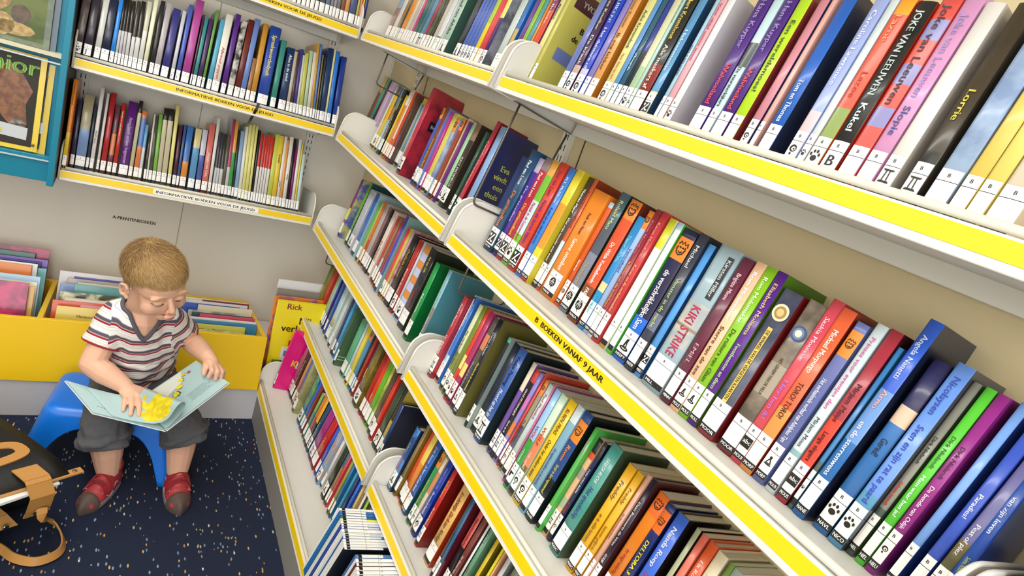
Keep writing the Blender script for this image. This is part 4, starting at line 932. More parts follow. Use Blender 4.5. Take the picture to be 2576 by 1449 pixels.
magazine(-1.01, -.818, .722, .992, 1.03, 'e8c818', '1c1810~2a2214', 'yellow bordered magazine with brown horse head on the cover', [('horse', [([(.075, .12), (.12, .07), (.15, .045), (.162, .075), (.155, .13), (.168, .17), (.14, .215), (.11, .24), (.085, .2), (.06, .18), (.05, .14)], '8a5830~6a3c1c'), ([(.12, .07), (.15, .045), (.162, .075), (.14, .09)], 'c8c8c0~8a847c'), ([(.06, .18), (.05, .14), (.075, .12), (.09, .17), (.11, .24)], 'b87c3c~8a5424')]), ('lettering', [('junior', (.02, .235, .062, .155, '88c048')), ('eb', (.062, .08, .03, .04, 'e8e030')), ('zee', (.06, .05, .03, .05, 'e8e030'))]), ('white_sticker', [([(.08, .035), (.165, .03), (.166, .065), (.082, .07)], 'c4c8cc')])])
magazine(-.98, -.80, .718, 1.0, 1.042, 'e0c018', '585e60~2c2c30', 'second yellow bordered magazine half hidden behind the horse one', [('lettering', [('r', (.146, .22, .04, .02, 'c03c30'))]), ('white_sticker', [([(.13, .06), (.17, .058), (.17, .09), (.13, .092)], 'c8ccd0')])])
magazine(-1.0, -.817, 1.016, 1.27, 1.03, '5a6a34~3c4c24', '6a7440~4a5a2c', 'green magazine with lion cubs in the upper row', [('lion_cubs', [(ell(.06, .11, .035, .04), 'b08c50~8a6834'), (ell(.115, .075, .022, .025), '5a4024~3a2c1c'), (ell(.10, .035, .05, .018), 'b89858~9a7c40'), (ell(.075, .04, .03, .03), 'c8a868~9c7c44')]), ('lettering', [('natuurmagazine', (.075, .165, .012, .1, 'd8dcc8')), ('en Noordwand', (.075, .148, .012, .1, 'd8dcc8'))])])
magazine(-.99, -.803, 1.014, 1.28, 1.042, '3c5060', '34506a~7a5040', 'blue magazine behind the lion cub one, upper row', [])

# ---------------------------------------------------------------- blue plastic step stool
BLU = mat('0a72dc', 0.32, 0.1)
def stool():
    hw, hd, H = 0.152, 0.105, 0.190; N_ = 120; lev = 12; pts = []
    def rr(s, w, d, rad):
        per = [(w - rad) * 2, math.pi * rad / 2, (d - rad) * 2, math.pi * rad / 2] * 2; L = sum(per); u = s * L; k = 0
        while u > per[k]: u -= per[k]; k += 1
        cx = [(-w + rad, -d), (w - rad, -d + rad), (w, -d + rad), (w - rad, d - rad), (w - rad, d), (-w + rad, d - rad), (-w, d - rad), (-w + rad, -d + rad)][k]
        if k % 2 == 0: dx, dy = ((1, 0), (0, 1), (-1, 0), (0, -1))[k // 2]; return cx[0] + dx * u, cx[1] + dy * u, (k // 2, (u / per[k]) if per[k] else .5)
        a = {1: -90, 3: 0, 5: 90, 7: 180}[k] + 90 * u / per[k]; a = math.radians(a); return cx[0] + rad * math.cos(a), cx[1] + rad * math.sin(a), (-1, 0)
    b = MB(); vs = []; ring = []
    for j in range(lev + 1):
        for i in range(N_):
            x, y, (sd, q) = rr((i + .5) / N_, hw, hd, 0.034)
            x2, y2, _ = rr((i + .5) / N_, hw + 0.05, hd + 0.05, 0.034)
            zb = 0.0
            if sd >= 0:
                e = abs(2 * q - 1); lim = 0.93 if sd in (0, 2) else 0.80
                zb = 0.145 * (max(0, 1 - (e / lim) ** 4)) ** 0.4 if e < lim else 0
            t = j / lev; z = (H - 0.016) * (1 - t) + zb * t; f = (H - 0.016 - z) / H
            vs.append((x + (x2 - x) * f, y + (y2 - y) * f, z))
    fs = []
    for j in range(lev):
        for i in range(N_): fs.append((j * N_ + i, (j + 1) * N_ + i, (j + 1) * N_ + (i + 1) % N_, j * N_ + (i + 1) % N_))
    b.add(vs, fs, BLU, True); b0 = 0
    # rounded top edge and seat
    prev = list(range(N_))
    for k, (ins, z) in enumerate(((0.005, H - 0.006), (0.014, H - 0.001), (0.03, H), (0.06, H - 0.002))):
        cur = [len(b.v) + i for i in range(N_)]
        for i in range(N_): x, y, _ = rr((i + .5) / N_, hw - ins, hd - ins, max(0.006, 0.034 - ins)); b.v.append((x, y, z))
        for i in range(N_): b.face([prev[i], prev[(i + 1) % N_], cur[(i + 1) % N_], cur[i]], BLU, True)
        prev = cur
    b.face(prev, BLU, True)
    o = b.obj('step_stool', None, Matrix.Translation((-0.534, 0.588, 0.006)) @ Matrix.Rotation(math.radians(-9), 4, 'Z'))
    m = o.modifiers.new('shell', 'SOLIDIFY'); m.thickness = 0.005; m.offset = -1
    tag(o, 'glossy blue plastic step stool the child sits on', 'stool')
stool()

# ---------------------------------------------------------------- black bag with tan straps
LEA = bump(mat('0e0d0d', 0.5), 400, 0.2, 0.001); TAN = bump(mat('c08a48', 0.5), 300, 0.15, 0.001); SIL = mat('c8c8c8', 0.2, 0, 1.0)
def bag():
    F2 = Vector((-0.610, 0.243, 0.2)); e1 = Vector((-0.88, -0.475, 0.02)).normalized(); e2 = Vector((-0.62, 0.785, -0.02)).normalized()
    up = e1.cross(e2) * -1
    if up.z < 0: up = -up
    L1, L2 = 0.36, 0.30
    r = empty('shoulder_bag', Matrix.Translation((-0.72, 0.33, 0)) ); inv = Matrix.Translation((0.72, -0.33, 0))
    def Q(a, c, h=0): return inv @ (F2 + e1 * a + e2 * c + up * h)
    b = MB()
    T = [Q(0.012, .02, -.02), Q(L1, .02, -.02), Q(L1, L2, -.02), Q(.012, L2, -.02)]
    B0 = inv @ Vector((-0.665, 0.375, 0.004)); B = [B0, B0 + Vector((-.26, -.15, 0)), B0 + Vector((-.36, .1, 0)), B0 + Vector((-.1, .22, 0))]
    b.add(T + B, [(0, 1, 2, 3), (7, 6, 5, 4), (0, 4, 5, 1), (1, 5, 6, 2), (2, 6, 7, 3), (3, 7, 4, 0)], LEA)
    o = b.obj('body', r); sd = o.modifiers.new('s', 'SUBSURF'); sd.subdivision_type = 'SIMPLE'; sd.levels = sd.render_levels = 2; bevel(o, 0.012, 3)
    # flap: a slightly sagging sheet with a slot
    fl = MB(); nx, ny = 14, 12
    def fz(a, c): return 0.004 + 0.006 * math.sin(math.pi * c / L2) - 0.018 * max(0, (0.05 - c) / 0.05) - 0.01 * (a / L1)
    for j in range(ny + 1):
        for i in range(nx + 1): a, c = L1 * i / nx, L2 * j / ny; fl.v.append(tuple(Q(a, c, fz(a, c))))
    for j in range(ny):
        for i in range(nx):
            k = j * (nx + 1) + i; fl.face([k, k + 1, k + nx + 2, k + nx + 1], LEA, True)
    o = fl.obj('flap', r); s2 = o.modifiers.new('th', 'SOLIDIFY'); s2.thickness = 0.004
    # tan frame round the handle slot, with dark slot inside
    hs = MB(); ha = MB()
    def ringpt(t, k): c0 = math.cos(t); s0 = math.sin(t); pw = 0.62; return (0.185 + (0.135 + k) * math.copysign(abs(c0) ** pw, c0), 0.118 + (0.022 + k) * math.copysign(abs(s0) ** pw, s0))
    n_ = 40
    for i in range(n_):
        for k, hh in ((0.0, 0.004), (0.024, 0.004)):
            a, c = ringpt(2 * math.pi * i / n_, k); hs.v.append(tuple(Q(a, c, fz(a, c) + hh)))
        a, c = ringpt(2 * math.pi * i / n_, 0.001); ha.v.append(tuple(Q(a, c, fz(a, c) + 0.0028)))
    for i in range(n_): j = (i + 1) % n_; hs.face([2 * i, 2 * i + 1, 2 * j + 1, 2 * j], TAN)
    o = hs.obj('handle_trim', r); s3 = o.modifiers.new('th', 'SOLIDIFY'); s3.thickness = 0.003
    ha.face(list(range(n_)), mat('050505', 0.9)); ha.obj('handle_slot', r)
    tr = MB(); tr.ribbon([Q(a, 0.008, fz(a, 0.0) + 0.004) for a in (-0.028, 0.0, .05, .1, .2, .3, L1)], tuple(up), 0.02, 0.004, TAN); tr.obj('edge_trim', r)
    st_ = MB(); c_ = Q(-0.012, 0.008, fz(0, 0) + 0.006); st_.tube([c_, c_ + up * 0.003], 0.005, SIL, 12); st_.obj('stud', r)
    # strap tab with grommet, then the loop on the floor
    tb = MB(); P_ = lambda x, y, z: inv @ Vector((x, y, z))
    def strip(mb, pts, sd, wd, th=.0035):
        for p, q in zip(pts, pts[1:]):
            d = (q - p).normalized(); n_ = sd.cross(d).normalized(); s_ = sd * wd / 2; o_ = n_ * th / 2
            mb.add([p - s_ - o_, p + s_ - o_, p + s_ + o_, p - s_ + o_, q - s_ - o_, q + s_ - o_, q + s_ + o_, q - s_ + o_], [(0, 1, 2, 3), (7, 6, 5, 4), (0, 4, 5, 1), (1, 5, 6, 2), (2, 6, 7, 3), (3, 7, 4, 0)], TAN)
    A0 = .07
    strip(tb, [Q(A0, .045, .012), Q(A0, .0, .009), Q(A0, -.008, .002), Q(A0 - .004, -.020, -.03), Q(A0 - .008, -.006, -.075), Q(A0 - .010, .004, -.098)], e1, .048); tb.obj('strap_tab', r)
    gm = MB(); cc = Q(A0 - .008, -.010, -.078); ax = (-e2 + up * -.3).normalized(); s1 = ax.cross(Vector((0, 0, 1))).normalized(); s2_ = ax.cross(s1)
    gm.tube([cc + (s1 * math.cos(t) + s2_ * math.sin(t)) * 0.0105 for t in [2 * math.pi * i / 20 for i in range(20)]], 0.0028, SIL, 8, True); gm.obj('grommet', r)
    lp = MB(); g0 = Matrix.Translation((-0.72, 0.33, 0)) @ cc; pts = [tuple(g0 - e2 * .006 + up * .012), tuple(g0 - e2 * .012 - up * .012), (-.648, .262, .055), (-.638, .285, .024), (-.622, .27, .018), (-.608, .236, .016), (-.604, .204, .0155), (-.613, .182, .0155), (-.635, .167, .0155), (-.66, .164, .0155), (-.695, .182, .0155), (-.722, .212, .0155), (-.77, .25, .016), (-.83, .27, .016)]
    sm = []
    for i in range(len(pts) - 1):
        for k in range(5):
            p0, p1, p2, p3 = [Vector(pts[min(max(i + q, 0), len(pts) - 1)]) for q in (-1, 0, 1, 2)]; t = k / 5
            sm.append(inv @ (0.5 * ((2 * p1) + (p2 - p0) * t + (2 * p0 - 5 * p1 + 4 * p2 - p3) * t * t + (3 * p1 - p0 - 3 * p2 + p3) * t ** 3)))
    cen = inv @ Vector((-.67, .225, .016)); nr = []
    for p in sm: dv = p - cen; nr.append([dv.x, dv.y, 0.35 * dv.length + 0.004])
    lp.ribbon(sm, nr, 0.020, 0.0035, TAN); lp.obj('strap_loop', r)
    t2 = MB(); strip(t2, [Q(.12, .10, -.10), Q(.10, .07, -.13), Q(.085, .055, -.158)], e1, .05); t2.obj('front_tab', r)
    s5 = MB(); c5 = Q(.088, .052, -.148); s5.tube([c5, c5 - e2 * 0.006], 0.006, SIL, 12); s5.obj('snap_button', r)
    tag(r, 'black leather shoulder bag with tan straps on the carpet at left', 'bag')
    # papers sticking out under the flap
    for k in range(2):
        pp = MB(); z0 = -0.022 - 0.0075 * k
        pp.box((0, 0, 0), (L1 - 0.03, 0.17, 0.005), mat('eceae6', 0.7))
        rot = Matrix((( -e1.x, e2.x, up.x), (-e1.y, e2.y, up.y), (-e1.z, e2.z, up.z))).to_4x4()
        o = pp.obj('paper_pad', None, Matrix.Translation(F2 + e1 * L1 - e2 * (0.036 - 0.006 * k) + up * z0) @ rot)
        tag(o, ('upper' if k == 0 else 'lower') + ' white paper pad sticking out under the bag flap', 'paper pad', 'paper pads in the bag')
bag()
# ---------------------------------------------------------------- the child
from mathutils.bvhtree import BVHTree
def cw(v): return Vector([sum(R[i][k] * v[i] for i in range(3)) for k in range(3)])   # camera axes -> world axes
def Vv(*a): return Vector(a)
def sph(mb, c, r, m, M=None, seg=14, rot=None):
    rx, ry, rz = (r, r, r) if isinstance(r, (int, float)) else r; vs = []; fs = []; n = seg // 2
    vs.append((0, 0, rz))
    for j in range(1, n):
        a = math.pi * j / n
        for i in range(seg): t = 2 * math.pi * i / seg; vs.append((rx * math.sin(a) * math.cos(t), ry * math.sin(a) * math.sin(t), rz * math.cos(a)))
    vs.append((0, 0, -rz))
    for i in range(seg): fs.append((0, 1 + i, 1 + (i + 1) % seg))
    for j in range(n - 2):
        for i in range(seg): a = 1 + j * seg; fs.append((a + i, a + seg + i, a + seg + (i + 1) % seg, a + (i + 1) % seg))
    a = 1 + (n - 2) * seg
    for i in range(seg): fs.append((a + i, len(vs) - 1, a + (i + 1) % seg))
    L = Matrix.Translation(c) @ (rot.to_4x4() if rot else Matrix.Identity(4)); mb.add(vs, fs, m, True, (M @ L) if M else L)
def cap(mb, p, q, r1, r2, m, M=None, ends=True, seg=14):
    p, q = Vector(p), Vector(q)
    if M: p, q = M @ p, M @ q
    ax = (q - p).normalized(); a = ax.orthogonal().normalized(); b = ax.cross(a); n = seg
    vs = [tuple(c + (a * math.cos(2 * math.pi * i / n) + b * math.sin(2 * math.pi * i / n)) * r) for c, r in ((p, r1), (q, r2)) for i in range(n)]
    mb.add(vs, [tuple(range(n))[::-1], tuple(range(n, 2 * n))] + [(i, (i + 1) % n, n + (i + 1) % n, n + i) for i in range(n)], m, True)
    if ends: sph(mb, p, r1, m, None, seg); sph(mb, q, r2, m, None, seg)
def chain(mb, pts, m, M=None):
    for (p, r1), (q, r2) in zip(pts, pts[1:]): cap(mb, p, q, r1, r2, m, M)
def union(mb, voxel, m, smooth=5, fac=0.5):
    o = D.objects.new('tmp', mb.mesh('tmp')); col.objects.link(o)
    r = o.modifiers.new('r', 'REMESH'); r.mode = 'VOXEL'; r.voxel_size = voxel; r.use_smooth_shade = True
    if smooth: s = o.modifiers.new('s', 'SMOOTH'); s.factor = fac; s.iterations = smooth
    bpy.context.view_layer.update(); me = D.meshes.new_from_object(o.evaluated_get(bpy.context.evaluated_depsgraph_get()))
    old = o.data; D.objects.remove(o); D.meshes.remove(old)
    me.materials.clear(); me.materials.append(m)
    for p in me.polygons: p.use_smooth = True; p.material_index = 0
    return me
SKIN = mat('e6b498', 0.5); sb = SKIN.node_tree.nodes['Principled BSDF']; sb.inputs['Subsurface Weight'].default_value = 0.12; sb.inputs['Subsurface Radius'].default_value = (0.012, 0.005, 0.003); sb.inputs['Subsurface Scale'].default_value = 0.4
kid = empty('person', Matrix.Translation((-0.50, 0.60, 0.0))); KI = Matrix.Translation((0.50, -0.60, 0.0))
def kobj(name, me, parent=None): o = link(name, me, parent or kid); o.matrix_parent_inverse = Matrix.Identity(4); o.matrix_local = KI if parent is None else Matrix.Identity(4); return o
# head axes from its pose: looking down and towards his left
HS = 0.93; k_ = math.cos(math.radians(40)); sp_ = math.sin(math.radians(40))
ya = math.radians(63); sy, cy_ = math.sin(ya), math.cos(ya); L0 = Vv(cy_, 0, sy); F0 = Vv(sy * k_, sp_, -cy_ * k_); U0 = Vv(sy * sp_, -k_, -cy_ * sp_)
rl = math.radians(19); L1_ = L0 * math.cos(rl) + U0 * math.sin(rl); U1_ = U0 * math.cos(rl) - L0 * math.sin(rl)
HL, HF, HU = cw(L1_), cw(F0), cw(U1_)
HC = Vv(-.500, .415, .628)
HM = Matrix(((HL.x, HF.x, HU.x, HC.x), (HL.y, HF.y, HU.y, HC.y), (HL.z, HF.z, HU.z, HC.z), (0, 0, 0, 1))) @ Matrix.Scale(HS, 4)
b = MB()
sph(b, (0, -.014, .036), (.070, .086, .064), SKIN, HM, 22); sph(b, (0, .030, .022), (.058, .050, .056), SKIN, HM, 18)
sph(b, (0, .034, -.022), (.052, .044, .056), SKIN, HM, 18); sph(b, (0, .050, -.070), (.024, .020, .018), SKIN, HM)
for s in (-1, 1):
    sph(b, (s * .033, .046, -.034), (.024, .024, .026), SKIN, HM); sph(b, (s * .028, .070, .014), (.020, .010, .007), SKIN, HM)
    sph(b, (s * .027, .069, -.002), (.014, .011, .010), SKIN, HM)
    ear = [(s * (.070 + .006 * (k > 1) * (k < 7)), -.010 + .0135 * math.sin(t), -.012 + .0195 * math.cos(t)) for k, t in enumerate([.9, .3, -.3, -.9, -1.5, -2.1, -2.6, -3.1])]
    chain(b, [(p_, .0042) for p_ in ear], SKIN, HM); sph(b, (s * .0665, -.008, -.012), (.0055, .013, .018), SKIN, HM); sph(b, (s * .069, -.003, -.033), (.005, .006, .007), SKIN, HM)
    sph(b, (s * .0075, .086, -.029), (.0058, .006, .0055), SKIN, HM, 10)
cap(b, (0, .075, .004), (0, .0915, -.0245), .0060, .0082, SKIN, HM)
sph(b, (0, .083, -.0495), (.017, .009, .0048), SKIN, HM); sph(b, (0, .081, -.0585), (.014, .009, .0055), SKIN, HM)
nk = Vv(-.514, .500, .520); cap(b, nk, HM @ Vv(0, -.028, -.05), .038, .038, SKIN)
# trunk
chain(b, [((-.50, .60, .28), .072), ((-.505, .545, .385), .074), ((-.512, .505, .475), .060)], SKIN)
for s in (-1, 1): chain(b, [((-.50 + s * .03, .59, .30), .052), ((-.508 + s * .036, .512, .465), .037)], SKIN)
# arms
CAMP = Vv(-.6046155, -1.1946653, 1.327438)
def TF(p, k=.956): return CAMP + (Vector(p) - CAMP) * k
SHL, ELL, WRL = Vv(-.566, .515, .480), TF((-.604, .482, .350), .985), TF((-.524, .487, .286))
SHR, ELR, WRR = Vv(-.446, .508, .484), TF((-.376, .565, .392), .985), TF((-.335, .522, .374))
chain(b, [(nk + Vv(-.02, .01, -.03), .034), (SHL, .033), ((SHL + ELL) / 2, .032), (ELL, .029), ((ELL * .6 + WRL * .4), .030), (WRL, .0205)], SKIN)
chain(b, [(nk + Vv(.02, .01, -.03), .034), (SHR, .033), ((SHR + ELR) / 2, .031), (ELR, .028), ((ELR * .6 + WRR * .4), .028), (WRR, .020)], SKIN)
# hand on the left page
n1 = Vv(-.014, -.197, .98).normalized()
def fing(base, tip, up, r0, r1, bend):
    base, tip = Vector(base), Vector(tip); mid = base.lerp(tip, .5) + up * bend; m2 = base.lerp(tip, .78) + up * bend * .7
    chain(b, [(base, r0), (mid, r0 * .95), (m2, r1 * 1.05), (tip, r1)], SKIN)
n1o = n1 * .003
K = [TF((-.5165, .461, .2545)) + n1 * .016, TF((-.503, .458, .2545)) + n1 * .019, TF((-.4895, .459, .255)) + n1 * .019, TF((-.4775, .464, .256)) + n1 * .017]
T = [TF((-.5205, .420, .2460)), TF((-.503, .405, .2440)), TF((-.4845, .402, .2435)), TF((-.4655, .414, .2455))]
for k0, t0 in zip(K, T): fing(k0, t0 + n1 * .0085, n1, .0078, .0056, .007)
for k0 in K: cap(b, WRL + Vv(0, -.004, 0), k0, .0165, .0092, SKIN)
pc = (K[1] + K[2]) / 2 * .5 + WRL * .5; sph(b, pc - n1 * .002, (.025, .022, .013), SKIN)
chain(b, [(WRL + Vv(.012, -.006, -.002), .013), (TF((-.487, .480, .259)) + n1 * .021, .0105), (TF((-.467, .4755, .2585)) + n1 * .019, .0085), (TF((-.447, .470, .2583)) + n1 * .0165, .007)], SKIN)
# hand holding the right page
n2 = Vv(-.45, -.34, .82).normalized()
PC = TF((-.322, .500, .366)); sph(b, PC, (.022, .024, .014), SKIN, None, 12, Matrix.Rotation(.5, 3, 'Y'))
cap(b, WRR, PC, .019, .017, SKIN)
chain(b, [(PC + Vv(-.012, .004, .0), .011), (TF((-.338, .486, .358)), .009), (TF((-.342, .470, .345)), .0068)], SKIN)
for i, (bx, tx) in enumerate(((TF((-.326, .480, .366)), TF((-.3305, .457, .343))), (TF((-.316, .482, .364)), TF((-.312, .455, .338))), (TF((-.306, .487, .360)), TF((-.297, .462, .335))), (TF((-.301, .495, .354)), TF((-.291, .473, .334))))):
    mid = bx.lerp(tx, .5) + Vv(.004, -.008, .008); chain(b, [(PC.lerp(bx, .4), .010), (bx, .0078), (mid, .007), (tx, .0056)], SKIN)
# legs down into the shoes
for hp, kn, cf, an in (((-.545, .585, .252), (-.558, .425, .214), (-.540, .424, .125), (-.531, .424, .065)), ((-.452, .585, .252), (-.380, .432, .218), (-.366, .430, .132), (-.364, .416, .065))):
    chain(b, [(hp, .050), (kn, .040), (Vector(kn).lerp(Vector(cf), .55), .041), (cf, .038), (an, .029)], SKIN)
body = kobj('body', union(b, .0020, SKIN, 7))
# eyes, brows, lips, nails
def surf(l, f, u): return HM @ Vv(l, f, u)
bvh = BVHTree.FromObject(body, bpy.context.evaluated_depsgraph_get()) if False else BVHTree.FromPolygons([v.co[:] for v in body.data.vertices], [tuple(p.vertices) for p in body.data.polygons])
def snap(p, d, off=.0006):
    h = bvh.ray_cast(p, d); return (h[0] - d * off) if h[0] else p
for s in (-1, 1):
    e = MB(); pts = [snap(surf(s * .027 + t * .013, .13, -.0085 - .0022 * math.cos(t * 1.5)), -HF, .0004) for t in (-1, -.6, -.2, .2, .6, 1)]
    e.tube(pts, [.0006, .0013, .0016, .0016, .0013, .0006], mat('3a261c', 0.6), 6); kobj('eyelashes', e.mesh('eyelashes'))
    e = MB(); pts = [snap(surf(s * .028 + t * .016, .13, .0175 - .003 * t * t), -HF, .0004) for t in (-1, -.5, 0, .5, 1)]
    e.tube(pts, [.0005, .0012, .0014, .0012, .0004], mat('b48e60', 0.8), 6); kobj('eyebrow', e.mesh('eyebrow'))
e = MB()
for u_, w_, r_ in ((-.0515, .015, .0022), (-.0565, .0125, .0026)):
    e.tube([snap(surf(t * w_, .14, u_ + .0012 * abs(t)), -HF, -.0006) for t in (-1, -.5, 0, .5, 1)], [.0006, r_ * .9, r_, r_ * .9, .0006], mat('c47a6c', 0.45), 8)
kobj('lips', e.mesh('lips'))
# hair: a close cap plus many short locks
HM_ = HM.inverted(); hb = MB(); HAIR = mat('a8844e', 0.6); HA = [mat('b08c58', 0.6), mat('a07c4a', 0.6), mat('bf9c68', 0.6), mat('846440', 0.6)]
sph(hb, (0, -.014, .037), (.0735, .0905, .0685), HAIR, HM, 30); sph(hb, (0, .022, .034), (.0625, .0545, .056), HAIR, HM, 26); sph(hb, (0, -.04, -.01), (.058, .055, .05), HAIR, HM, 22)
hm = union(hb, .0035, HAIR, 4)
bm = bmesh.new(); bm.from_mesh(hm)
def hairy(p):
    q = HM_ @ p; l, f, u = q
    if u > .066: return True
    lim = .047 + .10 * max(0, abs(l) - .045) if f > .045 else .047 - (0.045 - f) * .62 if f > -.005 else .016 - (-.005 - f) * 1.2
    lim = max(lim, -.058)
    if -.034 < f < .012 and abs(l) > .05: lim = max(lim, .010 + (.02 if f > -.02 else 0) * 0)
    return u > lim + .004 * noise.noise(p * 120)
bmesh.ops.delete(bm, geom=[f for f in bm.faces if not hairy(f.calc_center_median())], context='FACES')
bm.to_mesh(hm); 
crown = HM @ Vv(.0, -.045, .098); fcs = [(f.calc_center_median(), f.normal.copy(), f.calc_area()) for f in bm.faces]; bm.free()
kobj('hair', hm); st_m = MB(); cum = []; tot = 0
for f in fcs: tot += f[2]; cum.append(tot)
import bisect
for i in range(17000):
    p, nn, _ = fcs[min(bisect.bisect(cum, random.random() * tot), len(fcs) - 1)]
    p = p + Vv(random.uniform(-1, 1), random.uniform(-1, 1), random.uniform(-1, 1)) * .002
    d = p - crown; d = d - nn * d.dot(nn)
    if d.length < .002: d = Vv(random.random(), random.random(), random.random())
    sw = nn.cross(d.normalized()); loc = HM_ @ p
    d = (d.normalized() + sw * .35 + Vv(random.gauss(0, .22), random.gauss(0, .22), random.gauss(0, .22)) + (HF * .25 if loc.y > .02 else Vv(0, 0, 0))).normalized(); d = (d - nn * d.dot(nn)).normalized()
    ln = random.uniform(.010, .019) * (1.15 if loc.z > .05 else .8); lift = random.uniform(.06, .28) if loc.z > .03 else random.uniform(.05, .2)
    w_ = nn.cross(d) * random.uniform(.00025, .0005); p0 = p - nn * .0008; p1 = p + d * ln * .5 + nn * ln * lift * .65; p2 = p + d * ln + nn * ln * lift * .75
    st_m.add([p0 - w_, p0 + w_, p1 + w_ * .8, p1 - w_ * .8, p2], [(0, 1, 2, 3), (3, 2, 4)], HA[3] if loc.y < .0 and loc.z > .055 and random.random() < .55 else random.choice(HA[:3]))
o = kobj('hair_locks', st_m.mesh('hair_locks')); o['kind'] = 'stuff'
# shirt
SH = D.materials.new('striped_jersey'); SH.use_nodes = True; nt = SH.node_tree; pb = nt.nodes['Principled BSDF']; pb.inputs['Roughness'].default_value = 0.85
at = nt.nodes.new('ShaderNodeAttribute'); at.attribute_name = 'stripe'; fr = nt.nodes.new('ShaderNodeMath'); fr.operation = 'FRACT'; rp = nt.nodes.new('ShaderNodeValToRGB'); rp.color_ramp.interpolation = 'CONSTANT'
nt.links.new(at.outputs['Fac'], fr.inputs[0]); nt.links.new(fr.outputs[0], rp.inputs['Fac']); nt.links.new(rp.outputs['Color'], pb.inputs['Base Color'])
e = rp.color_ramp.elements; e[0].color = rgb('ece8e4'); e[1].position = .13; e[1].color = rgb('b4aeb0')
for p_, c_ in ((.155, 'ece8e4'), (.29, 'b4aeb0'), (.315, 'ece8e4'), (.42, 'a01c28'), (.545, 'b8a4b0'), (.61, '56525c'), (.81, 'a8a0a8'), (.85, 'ece8e4')): x = e.new(p_); x.color = rgb(c_)
s_ = MB(); chain(s_, [((-.50, .607, .262), .086), ((-.503, .552, .375), .088), ((-.512, .508, .468), .070)], SH)
for s in (-1, 1): chain(s_, [((-.50 + s * .034, .60, .28), .063), ((-.506 + s * .046, .53, .42), .056), ((-.508 + s * .046, .512, .477), .045)], SH)
chain(s_, [(nk + Vv(-.03, .012, -.028), .038), (SHL, .041)], SH); chain(s_, [(nk + Vv(.03, .012, -.028), .038), (SHR, .041)], SH)
SLE, SRE = Vv(-.590, .490, .405), Vv(-.408, .545, .428)
cap(s_, SHL, SLE, .042, .047, SH, None, False); sph(s_, SHL, .042, SH); cap(s_, SHR, SRE, .042, .045, SH, None, False); sph(s_, SHR, .042, SH)
sm_ = union(s_, .0042, SH, 7)
bm = bmesh.new(); bm.from_mesh(sm_); vdir = (Vv(-.49, .425, .46) - nk)
def cut(p):
    q = p - nk; lat = q.x; fw = -(q.y); up_ = q.z
    if math.hypot(q.x, q.y) < .046 and up_ > -.035: return True
    return fw > .0 and up_ < .03 and up_ > -.075 and abs(lat - .012) < .044 * (up_ + .075) / .075 and fw > .01
for v in bm.verts:
    nz = noise.noise(v.co * 26) * .0035 + noise.noise(v.co * 60) * .0012; v.co += v.normal * nz
    if v.co.z < .36 and v.co.y < .56: v.co += v.normal * .004 * math.sin(v.co.z * 150 + v.co.x * 40)
bmesh.ops.delete(bm, geom=[f for f in bm.faces if cut(f.calc_center_median())], context='FACES')
bm.to_mesh(sm_); bm.free()
tax = (Vv(-.515, .508, .47) - Vv(-.50, .607, .262)).normalized(); PER = .0345
atr = sm_.attributes.new('stripe', 'FLOAT', 'CORNER'); AX = [(A, (E_ - A).normalized(), (A - (SHL + SHR) / 2).normalized()) for A, E_ in ((SHL, SLE), (SHR, SRE))]
for pl in sm_.polygons:
    c = pl.center; w_ = None
    for A, ax, dx_ in AX:
        t = (c - A).dot(ax)
        if (c - A).dot(dx_) > .010 + .12 * max(0, -t) and ((c - A) - ax * t).length < .06: w_ = (A, ax)
    for li in pl.loop_indices:
        p = sm_.vertices[sm_.loops[li].vertex_index].co
        atr.data[li].value = ((.2125 - (p - w_[0]).dot(w_[1]) * .95) if w_ else (p - Vv(-.50, .607, .262)).dot(tax)) / PER + 10
kobj('shirt', sm_)
sbv = BVHTree.FromPolygons([v.co[:] for v in sm_.vertices], [tuple(p.vertices) for p in sm_.polygons])
cl_ = MB(); GREY = mat('5a5864', 0.85); cnt = {}
for pl in sm_.polygons:
    for ek in pl.edge_keys: cnt[ek] = cnt.get(ek, 0) + 1
bvs = sorted({v for ek, n_ in cnt.items() if n_ == 1 for v in ek if sm_.vertices[v].co.z > .40}, key=lambda v: math.atan2(sm_.vertices[v].co.y - nk.y + .028, sm_.vertices[v].co.x - nk.x - .004))
pts = [sm_.vertices[v].co.copy() for v in bvs]
for _ in range(14): pts = [(pts[i - 1] + pts[i] * 2 + pts[(i + 1) % len(pts)]) / 4 for i in range(len(pts))]
for v, p in zip(bvs, pts): sm_.vertices[v].co = p
pts = pts[::2]
cl_.tube(pts, .0052, GREY, 8, True); kobj('collar', cl_.mesh('collar'))
for A, E_, r_ in ((SHL, SLE, .047), (SHR, SRE, .045)):
    h_ = MB(); ax = (E_ - A).normalized(); a_ = ax.orthogonal().normalized(); b_ = ax.cross(a_)
    h_.tube([E_ - ax * .001 + (a_ * math.cos(2 * math.pi * i / 24) + b_ * math.sin(2 * math.pi * i / 24)) * (r_ - .002) for i in range(24)], .0028, mat('98202a', 0.85), 6, True); kobj('sleeve_hem', h_.mesh('sleeve_hem'))
